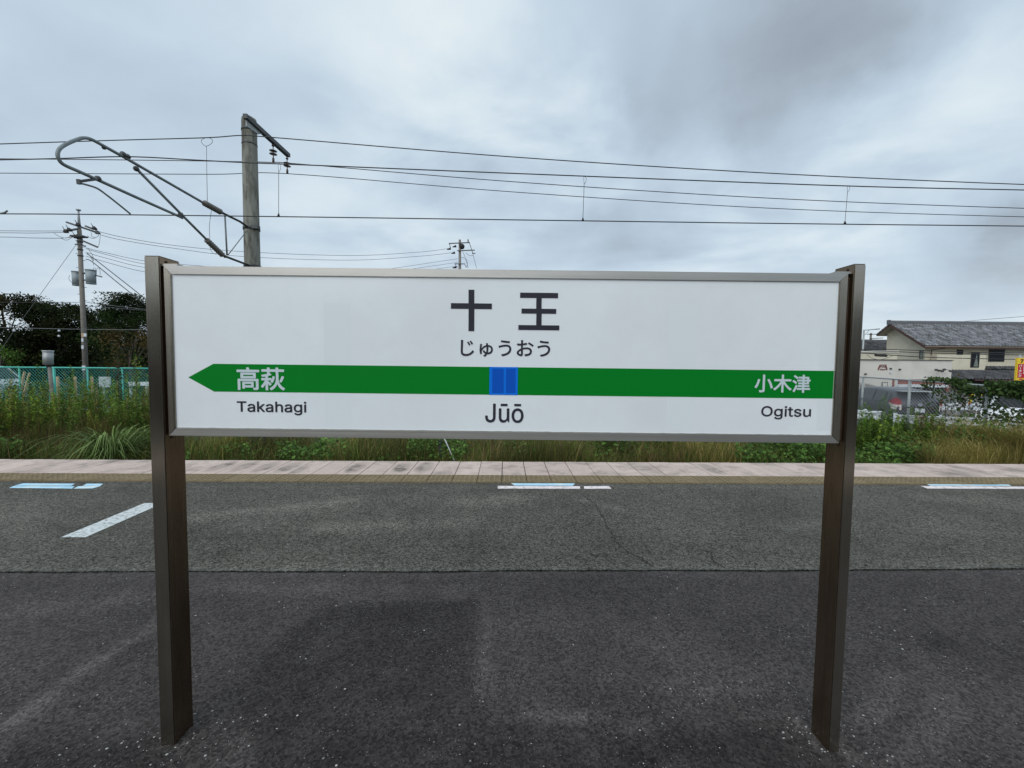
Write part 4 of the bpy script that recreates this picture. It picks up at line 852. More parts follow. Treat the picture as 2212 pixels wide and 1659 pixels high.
# ------------------------------------------------------------------ cars
def car(label, loc, rz, L, W, Hh, paint, prof, group=None, glass=None, name='parked_car', rear=True):
    """body lofted from a side profile: prof = [(x along 0..1 from rear, z_roofline 0..1)], greenhouse narrows upward"""
    root = thing(name, label, 'car', loc, 0, group, local=True); root.rotation_euler = (0, 0, rz)
    m = MB(); n = len(prof); beltz = .60 * Hh; rows = []
    for i, (fx, fz_) in enumerate(prof):
        x = (fx - .5) * L; zt = fz_ * Hh; endk = min(1, .86 + .9 * min(fx, 1 - fx) ** .6 * .5) if fx in (0, 1) else min(1, .90 + .25 * min(fx, 1 - fx) * 4)
        w = W / 2 * min(1, endk); zb = .17 if 0 < i < n - 1 else .26
        belt = min(beltz, zt * .96); topw = w * (1 - .30 * max(0, (zt - belt)) / (Hh * .4) * .9)
        rows.append([(x, -w * .94, zb), (x, -w, zb + .12), (x, -w * 1.0, belt * .75), (x, -w * .97, belt), (x, -topw - (w * .04 if zt > belt + .1 else 0), zt - .05 * Hh * .6), (x, -topw * .82, zt), (x, 0, zt + .015), (x, topw * .82, zt), (x, topw + (w * .04 if zt > belt + .1 else 0), zt - .05 * Hh * .6), (x, w * .97, belt), (x, w, belt * .75), (x, w, zb + .12), (x, w * .94, zb)])
    k = len(rows[0])
    for r in rows: m.v += [Vector(p) for p in r]
    for i in range(n - 1):
        for j in range(k - 1): m.f.append([i * k + j, i * k + j + 1, (i + 1) * k + j + 1, (i + 1) * k + j]); m.sm.append(1)
        m.f.append([i * k + k - 1, i * k, (i + 1) * k, (i + 1) * k + k - 1]); m.sm.append(0)
    m.f.append(list(range(k))); m.f.append([(n - 1) * k + j for j in range(k)][::-1]); m.sm += [0, 0]
    body = m.build('body', paint, root); bm = bmesh.new(); bm.from_mesh(body.data); bmesh.ops.recalc_face_normals(bm, faces=bm.faces); bm.to_mesh(body.data); bm.free()
    roofs = [i for i, p in enumerate(prof) if p[1] > .93]; i0, i1 = roofs[0], roofs[-1]
    # side glass follows the shell between belt and roof edge
    for s, (jb, jt) in ((-1, (3, 4)), (1, (9, 8))):
        i = i0
        sec = list(range(max(0, i0 - 1), min(n, i1 + 2)))
        for a_, b_i in zip(sec, sec[1:]):
            q = [Vector(rows[a_][jb]), Vector(rows[b_i][jb]), Vector(rows[b_i][jt]), Vector(rows[a_][jt])]; c = sum(q, Vector()) / 4
            q = [c + (p - c) * .88 + Vector((0, s * .03, 0)) for p in q]; MB().poly(q).build('side_window', M_cgl, root)
    for a_, b_i in ((max(0, i0 - 1), i0), (i1, min(n - 1, i1 + 1))):
        q = [Vector(rows[a_][5]), Vector(rows[b_i][5]), Vector(rows[b_i][7]), Vector(rows[a_][7])]; c = sum(q, Vector()) / 4
        nn = (q[1] - q[0]).cross(q[3] - q[0]).normalized(); nn = nn if nn.z > 0 else -nn
        MB().poly([c + (p - c) * .90 + nn * .014 for p in q]).build('windscreen' if a_ >= i1 else 'rear_window', M_cgl, root)
    for fx in (.18, .81):
        for s in (-1, 1):
            x = (fx - .5) * L; wh = MB().tube([(x, s * (W / 2 - .2), .31), (x, s * (W / 2 + .004), .31)], .31, 20).build('wheel', M_black, root)
            MB().tube([(x, s * (W / 2 + .004), .31), (x, s * (W / 2 + .014), .31)], .19, 14).build('rim', M_chr, wh)
    return root
WAG = [(0, .52), (.012, .66), (.03, .70), (.10, .90), (.16, .955), (.35, 1.0), (.55, .99), (.64, .95), (.78, .70), (.90, .62), (.985, .52), (1, .40)]
VAN = [(0, .55), (.01, .70), (.05, .96), (.3, 1.0), (.6, 1.0), (.72, .96), (.86, .62), (.97, .55), (1, .42)]
KEI = [(0, .50), (.02, .66), (.09, .93), (.3, 1.0), (.58, .99), (.66, .95), (.80, .66), (.95, .60), (1, .42)]
dc = gnd(1985, 905, GZ + .75); 
phi = math.radians(90 - 15)
rc = at(1986, 890, 17.2); Lc = 4.6; ctr = Vector((rc[0], 17.2, GZ)) + Vector((math.cos(phi), math.sin(phi), 0)) * Lc / 2
c1 = car('charcoal grey hatchback seen from its rear left corner behind the right fence', ctr, phi, Lc, 1.78, 1.56, M_carb, WAG, 'parked cars')
for s in (1, -1):
    l = MB().poly([(-Lc / 2 - .03, s * .66, .90), (-Lc / 2 - .01, s * .68, 1.08), (-Lc / 2 + .06, s * .78, 1.20), (-Lc / 2 + .16, s * .875, 1.14), (-Lc / 2 + .42, s * .905, .98), (-Lc / 2 + .16, s * .885, .90), (-Lc / 2 + .02, s * .80, .88)]).build('tail_lamp', M_lred, c1)
    MB().poly([(-Lc / 2 - .03, s * .66, .66), (-Lc / 2 - .03, s * .66, .895), (-Lc / 2 + .02, s * .80, .875), (-Lc / 2 + .16, s * .885, .895), (-Lc / 2 + .40, s * .905, .97), (-Lc / 2 + .24, s * .895, .72), (-Lc / 2 + .06, s * .82, .66)]).build('reversing_lamp', M_lwht, l)
MB().box((-Lc / 2 + .16, -.60, 1.44), (-Lc / 2 + .52, .60, 1.475)).build('spoiler', M_cars, c1)  # silver colour stands in for sky reflected on the spoiler top
MB().box((-Lc / 2 - .012, -.62, .63), (-Lc / 2 + .05, .62, .80)).build('tailgate_garnish', M_black, c1)
MB().box((-Lc / 2 - .035, -.17, .58), (-Lc / 2 + .02, .17, .75)).build('licence_plate', M_white, c1)
MB().tube([(-Lc / 2 - .03, 0, .90), (-Lc / 2 + .02, 0, .90)], .075, 14).build('badge', M_chr, c1)
MB().box((-Lc / 2 - .02, -.85, .40), (-Lc / 2 + .2, .85, .52)).build('bumper_trim', M_black, c1)
MB().box((-.9, .885, .80), (-.7, .905, .83)).build('door_handle', M_chr, c1)
a = at(2205, 900, 14.6)
c2 = car('white small car behind the climbing vine at the right edge', (a[0] + .9, 15.2, GZ), math.radians(200), 3.6, 1.5, 1.56, M_carw, KEI, 'parked cars')
a = at(40, 830, 24)
c3 = car('silver minivan with its bonnet to the right at the left edge', (a[0] - 2.25, 24, GZ), 0, 4.5, 1.75, 2.12, M_cars, VAN, 'parked cars')

# ------------------------------------------------------------------ right fence, guard rails, vine
zt = .92
def fpt(u, v): d = ray(u, v); return O3 + d * ((zt - H) / d[2])
F0, F1, F2 = fpt(1860, 812), fpt(1966, 821.5), fpt(2116, 832)
pA, pB = Vector(F1), Vector(F2); dirf = (pB - pA); dirf.z = 0; Lf = dirf.length; dn = dirf / Lf
fr = thing('wire_fence', 'galvanised chain link fence running obliquely past the car park on the right', 'fence', (pA.x, pA.y, GZ))
SP = (Vector(at(2129, 850, 1.)) ); 
# second post where the line of sight at 2129 crosses the fence line
d_ = ray(2131, 870); A_ = np.array([[d_[0], -dn.x], [d_[1], -dn.y]]); s_ = np.linalg.solve(A_, np.array([pA.x - 0, pA.y - 0])); sp_ = s_[1]
e0 = pA - dn * sp_ * 3; e1 = pA + dn * sp_ * 3.2
for k in (-2, -1, 0, 1, 2, 3):
    p = pA + dn * sp_ * k; MB().tube([(p.x, p.y, GZ), (p.x, p.y, zt + .02)], .043, 10).build('fence_post', M_galv, fr)
    MB().tube([(p.x, p.y, zt - 1.02), (p.x, p.y, zt - .98)], .055, 10).build('post_clip', M_galvd, fr)
MB().tube([(e0.x, e0.y, zt), (e1.x, e1.y, zt)], .027, 8).build('top_rail', M_galv, fr)
MB().tube([(e0.x, e0.y, zt - 1.55), (e1.x, e1.y, zt - 1.55)], .02, 6).build('bottom_rail', M_galv, fr)
chain((e0.x, e0.y, 0), (e1.x, e1.y, 0), zt - 1.6, zt, .12, .0042, M_galv, fr, hs=sp_ * 9 / 163 / .12)
# vine
off = np.array([0, 0, 0.])
n = 15000; s = rng.uniform(.25, 3.1, n) ** 1.0; keep = rng.random(n) < np.clip((s - .25) / 1.0, .18, 1); s = s[keep]; n = len(s); SKIP = rng.random(n)
zv = zt + .16 - np.abs(rng.normal(size=n)) * np.where(s > .85, .52, .30) - (rng.random(n) < .35) * rng.random(n) * .9
clump = np.sin(s * 9) * np.sin(zv * 8 + s * 3); k = (clump > -.35) & ~((zv < zt - .26) & (zv > zt - 1.05) & (SKIP < .62)); s, zv = s[k], zv[k]; n = len(s)
P = np.array([pA.x, pA.y, 0]) + np.outer(s * sp_, np.array([dn.x, dn.y, 0])) + rng.normal(size=(n, 3)) * .08; P[:, 2] = np.maximum(zv, GZ + .1)
vn = thing('climbing_vine', 'green climbing vine sprawling over the right part of the chain link fence', 'climbing plant', (pB.x, pB.y, GZ))
cards('foliage', M_leaf, P, rng.uniform(.06, .14, n), tints(n, [(.08, .14, .04), (.05, .09, .03), (.08, .13, .04), (.04, .07, .025)], .25), vn, aspect=1.3)
m = MB()
for i in range(26):
    s0 = random.uniform(.5, 3.0); q = pA + dn * s0 * sp_; pts = [Vector((q.x, q.y, GZ))]
    for j in range(5): pts.append(Vector((q.x + random.gauss(0, .12), q.y + random.gauss(0, .12), GZ + (zt - GZ) * (j + 1) / 5)))
    m.tube(pts, .009, 4)
o = m.build('stem', M_bark, vn); o['kind'] = 'stuff'
n = 420; P = np.array(list(at(2085, 870, pA.y - 1.2))) + rng.normal(size=(n, 3)) * np.array([.45, .2, .35])
cards('brown_foliage', M_leaf, P, rng.uniform(.06, .12, n), tints(n, AUT, .2), vn, aspect=1.5)

def wbeam(label, a, b, z, posts, parts='beam'):
    t_ = thing('guard_rail', label, 'guard rail', (a[0], a[1], GZ), group='white guard rails in the right car park'); a, b = Vector((a[0], a[1], 0)), Vector((b[0], b[1], 0)); d = (b - a).normalized(); nn = Vector((-d.y, d.x, 0))
    if nn.y > 0: nn = -nn
    prof = [(-.17, 0), (-.15, .05), (-.08, .05), (-.04, .0), (.04, 0), (.08, .05), (.15, .05), (.17, 0)]; m_ = MB()
    for p in (a, b):
        for pz, po in prof: m_.v.append(p + nn * po + Vector((0, 0, z + pz)))
    for i in range(7): m_.f.append([i, i + 1, 8 + i + 1, 8 + i]); m_.sm.append(0)
    m_.build('beam', M_white, t_)
    for k in posts:
        p = a.lerp(b, k); MB().tube([(p.x - nn.x * .04, p.y - nn.y * .04, GZ), (p.x - nn.x * .04, p.y - nn.y * .04, z + .22)], .06, 10).build('rail_post', M_white, t_)
ga = at(1700, 887, 16.2); gb = at(2330, 925, 12.9)
wbeam('nearer white guard rail between the fence and the charcoal hatchback', at(1780, 893, 16.3), at(1905, 897, 15.6), at(1890, 897, 15.7)[2], (.3, .72))
wbeam('long white guard rail running behind the weeds, below the charcoal hatchback', at(1935, 905, 15.2), at(2400, 925, 13.0), at(2040, 912, 14.4)[2], (.0, .24, .55))
wbeam('far white guard rail seen through the gap in the vine', at(2030, 880, 21), at(2400, 880, 21), at(2090, 879, 21)[2], (.1, .5))
a = at(1893, 891, 15.4)
# ------------------------------------------------------------------ houses on the right
K = 50.
def H7(x, y): return (1843.3 + .16665 * x, 663.6 + .1667 * y)
def hp(x, y, Y): return Vector(at(*H7(x, y), Y))
apex = hp(470, 225, K); XG = apex.x; eF = Vector(atx(*H7(925, 508), XG)); eB = Vector(atx(*H7(305, 358), XG)); XE = XG + 22
def kawara(parent, a, b, c, m, pitch=.36, row=.36, name='roof_tiles', th=.09, col=(.15, .16, .18)):
    """pantiled slope: a = upper left, b = upper right, c = lower left; wavy courses with stepped rows"""
    a, b, c = Vector(a), Vector(b), Vector(c); W = (b - a).length; Ls = (c - a).length; ex = (b - a) / W; ey = (c - a) / Ls; nn = ex.cross(ey).normalized(); nn = nn if nn.z > 0 else -nn
    nc = int(W / pitch); nr = int(Ls / row); sx = 6; P = []; Q = []; TT = []
    xs_ = np.arange(nc * sx + 1) / sx * (W / nc); wave = .06 * np.sin(np.arange(nc * sx + 1) / sx * 2 * math.pi) + .012 * np.sin(np.arange(nc * sx + 1) / sx * 4 * math.pi)
    A = np.array(a); EX, EY, NN = np.array(ex), np.array(ey), np.array(nn); nx = len(xs_); k = 0
    for r in range(nr):
        jit = np.repeat(rng.normal(size=nc + 1) * .006, sx)[:nx]
        for yy, hgt in ((r * Ls / nr, .0), ((r + 1) * Ls / nr, th)):
            P.append(A + np.outer(xs_, EX) + EY * yy + np.outer(wave + hgt + jit, NN))
        tv = np.array(col) * np.repeat(np.clip(1 + rng.normal(size=nc + 1) * .45, .35, 2.2), sx)[:nx, None]; TT += [tv, tv * .8]
        i = np.arange(nx - 1); Q.append(np.stack([k + i, k + i + 1, k + nx + i + 1, k + nx + i], 1))
        if r < nr - 1: Q.append(np.stack([k + nx + i, k + nx + i + 1, k + 2 * nx + i + 1, k + 2 * nx + i], 1))
        k += 2 * nx
    o = raw(name, m, np.concatenate(P), np.concatenate(Q), np.concatenate(TT), parent); o['kind'] = 'stuff'; return o
hs = thing('tiled_house', 'two storey cream house with a big grey tiled gable roof', 'house', (XG + 8, K - 3, GZ))
for o_, e_, nm in ((apex, eF, 'front'), (apex, eB, 'back')):
    kawara(hs, apex + Vector((-.0, 0, .08)), Vector((XE, apex.y, apex.z + .08)), e_ + Vector((0, 0, .08)), M_tile)
    d = Vector((XE - XG, 0, 0)); MB().poly([apex, e_, e_ + d, apex + d], (0, 0, -.10)).build('roof_deck', M_soff, hs)
    MB().bar(apex + Vector((-.03, 0, -.05)), e_ + Vector((-.03, 0, -.05)), .06, .22).build('bargeboard', M_fascia, hs)
MB().bar(eF + Vector((0, -.02, -.08)), eF + Vector((22, -.02, -.08)), .10, .16).build('gutter', M_fascia, hs)
MB().bar(eB + Vector((0, .02, -.08)), eB + Vector((22, .02, -.08)), .1, .14).build('gutter', M_fascia, hs)
MB().box((XG - .1, apex.y - .16, apex.z + .02), (XE, apex.y + .16, apex.z + .36)).tube([(XG - .1, apex.y, apex.z + .38), (XE, apex.y, apex.z + .38)], .12, 8).build('ridge_cap', M_ridge, hs)
MB().box((XG - .18, apex.y - .22, apex.z), (XG - .08, apex.y + .22, apex.z + .55)).build('ridge_end_tile', M_ridge, hs)
# walls: gable wall set in from the roof edge
XW = float(atx(*H7(503, 400), 1.)[1]);
YWf = eF.y + .9; gw = hp(503, 400, K - 1.2); XWL = gw.x - .2
slopeF = (apex.z - eF.z) / (apex.y - eF.y); slopeB = (apex.z - eB.z) / (eB.y - apex.y)
YWb = eB.y - .35
def roof_z(y): return apex.z - .12 - (abs(apex.y - y) * (slopeF if y < apex.y else slopeB))
XWL = XG + 1.0
pts = [(XWL, YWf, GZ), (XWL, YWb, GZ), (XWL, YWb, roof_z(YWb)), (XWL, apex.y, roof_z(apex.y)), (XWL, YWf, roof_z(YWf))]
MB().poly(pts, (21, 0, 0)).build('wall', M_cream, hs)
def pane(parent, x0, x1, y0, y1, Y, m=M_glass, nm='window', curtain=False, mull=0):
    a, b = hp(x0, y1, Y), hp(x1, y0, Y); w = MB().box((a.x, Y - .06, a.z), (b.x, Y - .01, b.z)).build(nm, M_frame, parent)
    n_ = mull + 1; ww = (b.x - a.x - .1) / n_
    for i in range(n_): MB().box((a.x + .05 + ww * i + .02, Y - .075, a.z + .06), (a.x + .05 + ww * (i + 1) - .02, Y - .062, b.z - .06)).build('pane', m, w)
    if curtain: MB().poly([(a.x + .3, Y - .078, a.z + .1), (b.x - .12, Y - .078, a.z + .1), (b.x - .3, Y - .078, b.z - .7), (b.x - .35, Y - .078, b.z - .1)][::1], (0, -.006, 0)).build('curtain', M_curt, w)
Yw = YWf
pane(hs, 1335, 1420, 552, 665, Yw); pane(hs, 1745, 1960, 548, 705, Yw, mull=1)
# projecting bay with the tall window
a, b = hp(1075, 815, Yw - .8), hp(1725, 580, Yw - .8); MB().box((a.x, Yw - .8, a.z - 3.5), (b.x, Yw - .004, hp(1500, 668, Yw - .8).z + .9 if False else b.z - .35)).build('bay_wall', M_cream, hs)
pane(hs, 1512, 1635, 585, 780, Yw - .8, curtain=True)
# window in the gable-side return and a downpipe
a, b = hp(850, 668, Yw - .01), hp(903, 556, Yw - .01); w = MB().box((a.x, Yw - .07, a.z), (b.x, Yw - .01, b.z)).build('window', M_frame, hs); MB().box((a.x + .07, Yw - .085, a.z + .07), (b.x - .07, Yw - .072, b.z - .07)).build('pane', M_curt, w)
p = hp(1010, 600, Yw - .1); MB().tube([(p.x, Yw - .12, hp(0, 700, Yw).z), (p.x, Yw - .12, eF.z - .35), (p.x + .9, eF.y + .1, eF.z - .15)], .05, 6).build('downpipe', M_fascia, hs)
# lower lean-to roof on the right
Yl = Yw - .85; la = hp(1290, 812, Yl); lb = la + Vector((16, 0, 0)); lc = hp(1270, 935, Yl - 2.2); lc.x = la.x
_a = hp(1275, 812, Yl) - Vector((4, 0, 0)); kawara(hs, _a, _a + Vector((23, 0, .0)), Vector((_a.x, Yl - 2.2, lc.z)), M_tiled, name='lower_roof_tiles', col=(.06, .063, .07))
ra = hp(1600, 762, Yw - .02); kawara(hs, ra, ra + Vector((12, 0, 0)), Vector((ra.x, Yl + .02, hp(1275, 812, Yl).z + .05)), M_tiled, name='lower_roof_tiles', col=(.06, .063, .07))
MB().bar(Vector((la.x, Yl - 2.2, lc.z - .06)), Vector((la.x + 19, Yl - 2.2, lc.z - .06)), .1, .14).build('gutter', M_fascia, hs)
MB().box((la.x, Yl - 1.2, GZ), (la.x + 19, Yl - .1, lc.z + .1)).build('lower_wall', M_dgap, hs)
for x in (1850, 1905, 2140):
    p = hp(x, 1000, Yl - 2.0); MB().box((p.x - .07, Yl - 2.07, GZ), (p.x + .07, Yl - 1.93, lc.z - .1)).build('porch_column', M_white if x < 1900 else M_frame, hs)
for x0, x1 in ((1880, 2165), (2172, 2600)):
    a, b = hp(x0, 1205, Yl - 1.6), hp(x1, 962, Yl - 1.6); MB().box((a.x, Yl - 1.6, max(GZ, a.z)), (b.x, Yl - 1.5, b.z)).build('shutter', M_shut, hs)
a, b = hp(2080, 1000, Yl), hp(2640, 560, Yl);

# flat roofed shop in front
Ys = 41.
sh = thing('flat_roofed_shop', 'low off white flat roofed shop with red lower walls beside the tiled house', 'shop', (hp(700, 900, Ys).x, Ys, GZ))
zT = hp(700, 687, Ys).z; xM = hp(505, 800, Ys).x; xR = hp(1275, 800, Ys).x; xL_ = hp(-900, 800, Ys).x; zR = hp(700, 935, Ys).z
MB().box((xM, Ys, zR), (xR, Ys + 5, zT)).build('upper_wall', M_cream2, sh)
MB().box((xM + .02, Ys + .12, GZ), (xR - .02, Ys + 4.9, zR)).build('lower_wall', M_red, sh)
MB().box((xL_, Ys - .6, GZ), (xM - .002, Ys + 5, zT - .02)).build('side_wall', M_cream2, sh)
MB().box((xM - .5, Ys - .66, GZ), (xM - .32, Ys - .602, zR)).build('wall_strip', M_red, sh)
MB().box((xM - .12, Ys - .68, GZ), (xM - .02, Ys - .602, zR)).build('drain_pipe', M_white, sh)
MB().box((xL_, Ys - .72, zT - .018), (xM, Ys + 5.05, zT + .05)).box((xM + .002, Ys - .10, zT + .001), (xR + .08, Ys + 5.04, zT + .06)).build('coping', M_galvd, sh)
pane(sh, 360, 440, 972, 1075, Ys - .6, M_cream2, 'service_door')
# awning
a, b = hp(578, 1035, Ys - .3), hp(1235, 1005, Ys - .3); MB().box((a.x, Ys - .3, a.z), (b.x, Ys + .118, b.z)).build('awning', M_white, sh)
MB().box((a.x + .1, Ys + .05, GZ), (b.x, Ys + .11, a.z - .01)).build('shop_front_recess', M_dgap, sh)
for x in (700, 885, 1060): p = hp(x, 1000, Ys - .25); MB().tube([(p.x, Ys - .22, GZ), (p.x, Ys - .22, a.z)], .03, 5).build('awning_post', M_galv, sh)
# lettering: YOUR over two flared legs and a small second line
def sletter(body, x0, x1, y0, y1, off=.0):
    a, b = hp(x0, y1, Ys - .6), hp(x1, y0, Ys - .6); return text_mesh('shop_lettering', body, M_crm_dirt, (a.x, b.x, a.z, b.z), Ys - .64, sh, off)
sletter('YOUR', 338, 428, 742, 782, .012)
p0, p1 = hp(322, 812, Ys - .63), hp(348, 748, Ys - .63); MB().bar(p0, p1, .05, .10).build('letter_leg', M_crm_dirt, sh)
p0, p1 = hp(436, 812, Ys - .63), hp(422, 760, Ys - .63); MB().bar(p0, p1, .05, .10).build('letter_leg', M_crm_dirt, sh)
sletter('House', 342, 418, 796, 816, .012)
m = MB()
for x, y in ((1075, 812), (1180, 808), (1150, 830), (1260, 828)): m.sphere(hp(x, y, Ys - .6), .17, 8, (1, .8, .7))
m.tube([hp(1075, 810, Ys - .3), hp(1150, 815, Ys - .5)], .03, 5).tube([hp(1180, 808, Ys - .3), hp(1262, 818, Ys - .5)], .03, 5); m.build('wall_lamp', M_galvd, sh)
for x, y in ((600, 806), (482, 796), (155, 866), (480, 845)): p = hp(x, y, Ys - .02 if x > 505 else Ys - .62); MB().box((p.x - .1, p.y - .08, p.z - .07), (p.x + .1, p.y, p.z + .07)).build('wall_fitting', M_galvd if x != 480 else M_white, sh)
# cream mid block between shop and gable house
Yq = K - 5.
qb = hp(100, 590, Yq); qc = hp(572, 590, Yq)
mb = thing('cream_annex', 'cream annex with a dark slot window between the shop and the tiled house', 'building', (qc.x - 2, Yq, GZ))
MB().box((qb.x - 6, Yq, GZ), (qc.x, Yq + 2.5, qc.z)).build('wall', M_cream, mb); MB().box((qb.x - 6, Yq - .15, qc.z + .002), (qc.x + .05, Yq + 2.6, qc.z + .22)).build('parapet', M_cream2, mb)
a, b = hp(290, 634, Yq), hp(420, 606, Yq); MB().box((a.x, Yq - .05, a.z), (b.x, Yq - .01, b.z)).build('window', M_glass, mb)
# rear house
Yr = 58.; ra = hp(-500, 437, Yr + 3); rb = hp(700, 437, Yr + 3); rc_ = hp(-500, 590, Yr)
rh = thing('rear_house', 'dark tiled roof of a second house behind the shop', 'house', (hp(300, 500, Yr).x, Yr + 2, GZ))
kawara(rh, ra, rb, Vector((ra.x, Yr, rc_.z)), M_tiled, col=(.06, .063, .07)); MB().box((ra.x, Yr + 1, GZ), (rb.x, Yr + 5, rc_.z)).build('wall', M_cream, rh)
MB().box((ra.x, ra.y - .2, ra.z), (rb.x, ra.y + .2, ra.z + .28)).build('ridge_cap', M_ridge, rh)
# far pole and street lamp behind the shop
t = thing('utility_pole', 'small distant street pole left of the gable roof', 'utility pole', tuple(hp(229, 430, 75)), group='street power poles')
p = hp(229, 335, 75); MB().tube([(p.x, 75, GZ), (p.x, 75, p.z)], .17, 8).build('pole_shaft', M_upole, t)
for a, b in (((178, 350), (300, 350)), ((215, 408), (385, 398))): MB().bar(hp(*a, 74.8), hp(*b, 74.8), .12, .12).build('cross_arm', M_galvd, t)
t = thing('street_lamp', 'slim street lamp with a long arm beside the right sign post', 'street lamp', tuple(hp(138, 430, 48)))
p = hp(138, 296, 48); MB().tube([(p.x, 48, GZ), (p.x, 48, p.z)], .09, 8).build('lamp_post', M_galv, t); MB().tube([hp(138, 298, 48), hp(300, 285, 48)], .06, 6).tube([hp(150, 360, 48), hp(205, 300, 48)], .03, 5).build('lamp_arm', M_galv, t)
MB().bar(hp(285, 286, 48), hp(340, 282, 48), .14, .10).build('lamp_head', M_galvd, t)
# cables in front of the houses
GC = 'cables in front of the houses'
Yk = 34.
pxwire('service_cable', [H7(*p) for p in ((-600, 500), (100, 545), (500, 548), (1000, 566), (1700, 588), (2300, 592), (3200, 590))], Yk, .03, M_wire, 'uppermost dark cable crossing in front of the cream house', GC, k=3)
pxwire('service_cable', [H7(*p) for p in ((-600, 520), (100, 562), (500, 574), (1000, 594), (1700, 608), (2300, 620), (3200, 622))], Yk, .03, M_wire, 'middle dark cable crossing in front of the cream house', GC, k=3)
pxwire('service_cable', [H7(*p) for p in ((-600, 560), (100, 592), (290, 606), (430, 618), (1000, 650), (1700, 668), (2300, 680), (3200, 690))], Yk, .034, M_wire, 'lowest dark cable crossing in front of the cream house', GC, k=3)
tag(MB().tube([hp(285, 620, Yk), hp(430, 630, Yk)], .10, 8).build('cable_joint_box', M_black), 'black cylindrical joint hanging on the lowest cable left of the house', 'cable box')
tag(MB().tube([hp(*p, Yk) for p in smooth_px([(180, 615), (230, 655), (330, 680), (430, 660), (520, 625)], 4)], .02, 4).build('slack_cable', M_wirel), 'slack loop of cable sagging under the joint box', 'cable')
pxwire('service_cable', [(2050, 697), (2130, 690), (2212, 683.5), (2400, 668)], 60, .03, M_wirel, 'thin cable rising to the right above the ridge of the tiled house', GC, k=2)
# upright parking sign at the right edge
Yp = 27.; pk = thing('parking_sign', 'upright yellow and red parking sign at the right edge of the photo', 'sign', (hp(2165, 800, Yp).x, Yp, GZ))
a, b = hp(2110, 950, Yp), hp(2230, 658, Yp); XS0, XS1, ZS0, ZS1 = a.x, b.x + .22, a.z, b.z
MB().box((XS0, Yp, ZS0), (XS1, Yp + .12, ZS1)).build('sign_box', M_yel, pk)
zr1 = hp(2120, 735, Yp).z; zr0 = hp(2115, 915, Yp).z; MB().box((XS0 + .06, Yp - .012, zr0), (XS1 - .06, Yp - .002, zr1)).build('red_panel', M_sred, pk)
def vtext(s_, cx_, w, z1, z0, m_, off=.02, Yt=None):
    n_ = len(s_); hh = (z1 - z0) / n_
    for i, ch in enumerate(s_):
        zc = z1 - hh * (i + .5); ww = w * (.32 if ch in 'ー' else .8); 
        if ch == 'ー': MB().box((cx_ - w * .09, Yp - .018, zc - hh * .36), (cx_ + w * .09, Yp - .014, zc + hh * .36)).build('sign_lettering', m_, pk)
        else: text_mesh('sign_lettering', ch, m_, (cx_ - w * .42, cx_ + w * .42, zc - hh * .42, zc + hh * .42), Yp - .016, pk, .006)
ws = (XS1 - XS0 - .12) / 2
vtext('パーキング', XS0 + .06 + ws * .5, ws * .85, zr1 - .03, zr0 + .03, M_swht)
vtext('前払い式', XS0 + .06 + ws * 1.5, ws * .85, zr1 - .03, zr0 + .25, M_swht)
text_mesh('sign_lettering', '7', mat('dark_brown_lettering', (.16, .05, .01), .6), (XS0 + ws * .62, XS0 + ws * 1.35, zr1 + .06, ZS1 - .07), Yp - .01, pk, .03)
MB().box((XS0 + ws * .65, Yp - .01, ZS0 + .05), (XS0 + ws * 1.4, Yp - .003, zr0 - .05)).build('sign_mark', M_sred, pk)
MB().tube([((XS0 + XS1) / 2, Yp + .18, GZ), ((XS0 + XS1) / 2, Yp + .18, ZS1 + .2)], .06, 10).build('sign_pole', M_galv, pk)
# yellow flag banner and pay machine behind the vine
t = thing('yellow_banner', 'small yellow banner with red foot seen through the vine', 'banner', tuple(hp(1520, 1230, 24)))
a, b = hp(1490, 1240, 24.), hp(1560, 1100, 24.); MB().poly([(a.x, 24, a.z), (b.x - .1, 24, a.z), (b.x, 24, (a.z + b.z) / 2), (b.x + .1, 24.02, b.z), (a.x + .15, 24.02, b.z)], (0, .02, 0)).build('cloth', M_yel, t); MB().box((a.x, 23.98, a.z - .1), (b.x - .15, 24.03, a.z - .003)).build('foot_band', M_sred, t)
MB().tube([(b.x + .12, 24.03, GZ), (b.x + .12, 24.03, b.z + .1)], .02, 5).build('pole', M_white, t)
t = thing('pay_machine', 'grey parking pay machine with a yellow top beside the yellow banner', 'pay machine', tuple(hp(1620, 1240, 24.5)))
a, b = hp(1560, 1240, 24.5), hp(1670, 1145, 24.5); MB().box((a.x, 24.5, GZ), (b.x, 24.9, b.z)).build('cabinet', M_shut, t); MB().box((a.x - .03, 24.45, b.z + .002), (b.x + .03, 24.95, hp(0, 1105, 24.5).z)).build('hood', M_yel, t); MB().box((a.x + .1, 24.48, a.z + .3), (a.x + .35, 24.498, a.z + .5)).build('screen', M_dgap, t)
# clipped hedge by the shop
n = 2600; a, b = hp(60, 1040, 30.), hp(310, 985, 30.); P = np.stack([rng.uniform(a.x - 1, b.x, n), rng.uniform(30, 31, n), rng.uniform(GZ, b.z, n)], 1); P[:, 2] = np.minimum(P[:, 2], b.z - .25 * np.clip((P[:, 0] - b.x + .8) / .8, 0, 1) ** 2)
hd = thing('clipped_hedge', 'rounded brownish hedge against the off white shop wall', 'hedge', (a.x, 30.5, GZ)); cards('foliage', M_leaf, P, rng.uniform(.05, .1, n), tints(n, [(.10, .075, .04), (.09, .05, .045), (.07, .07, .035)], .2), hd)

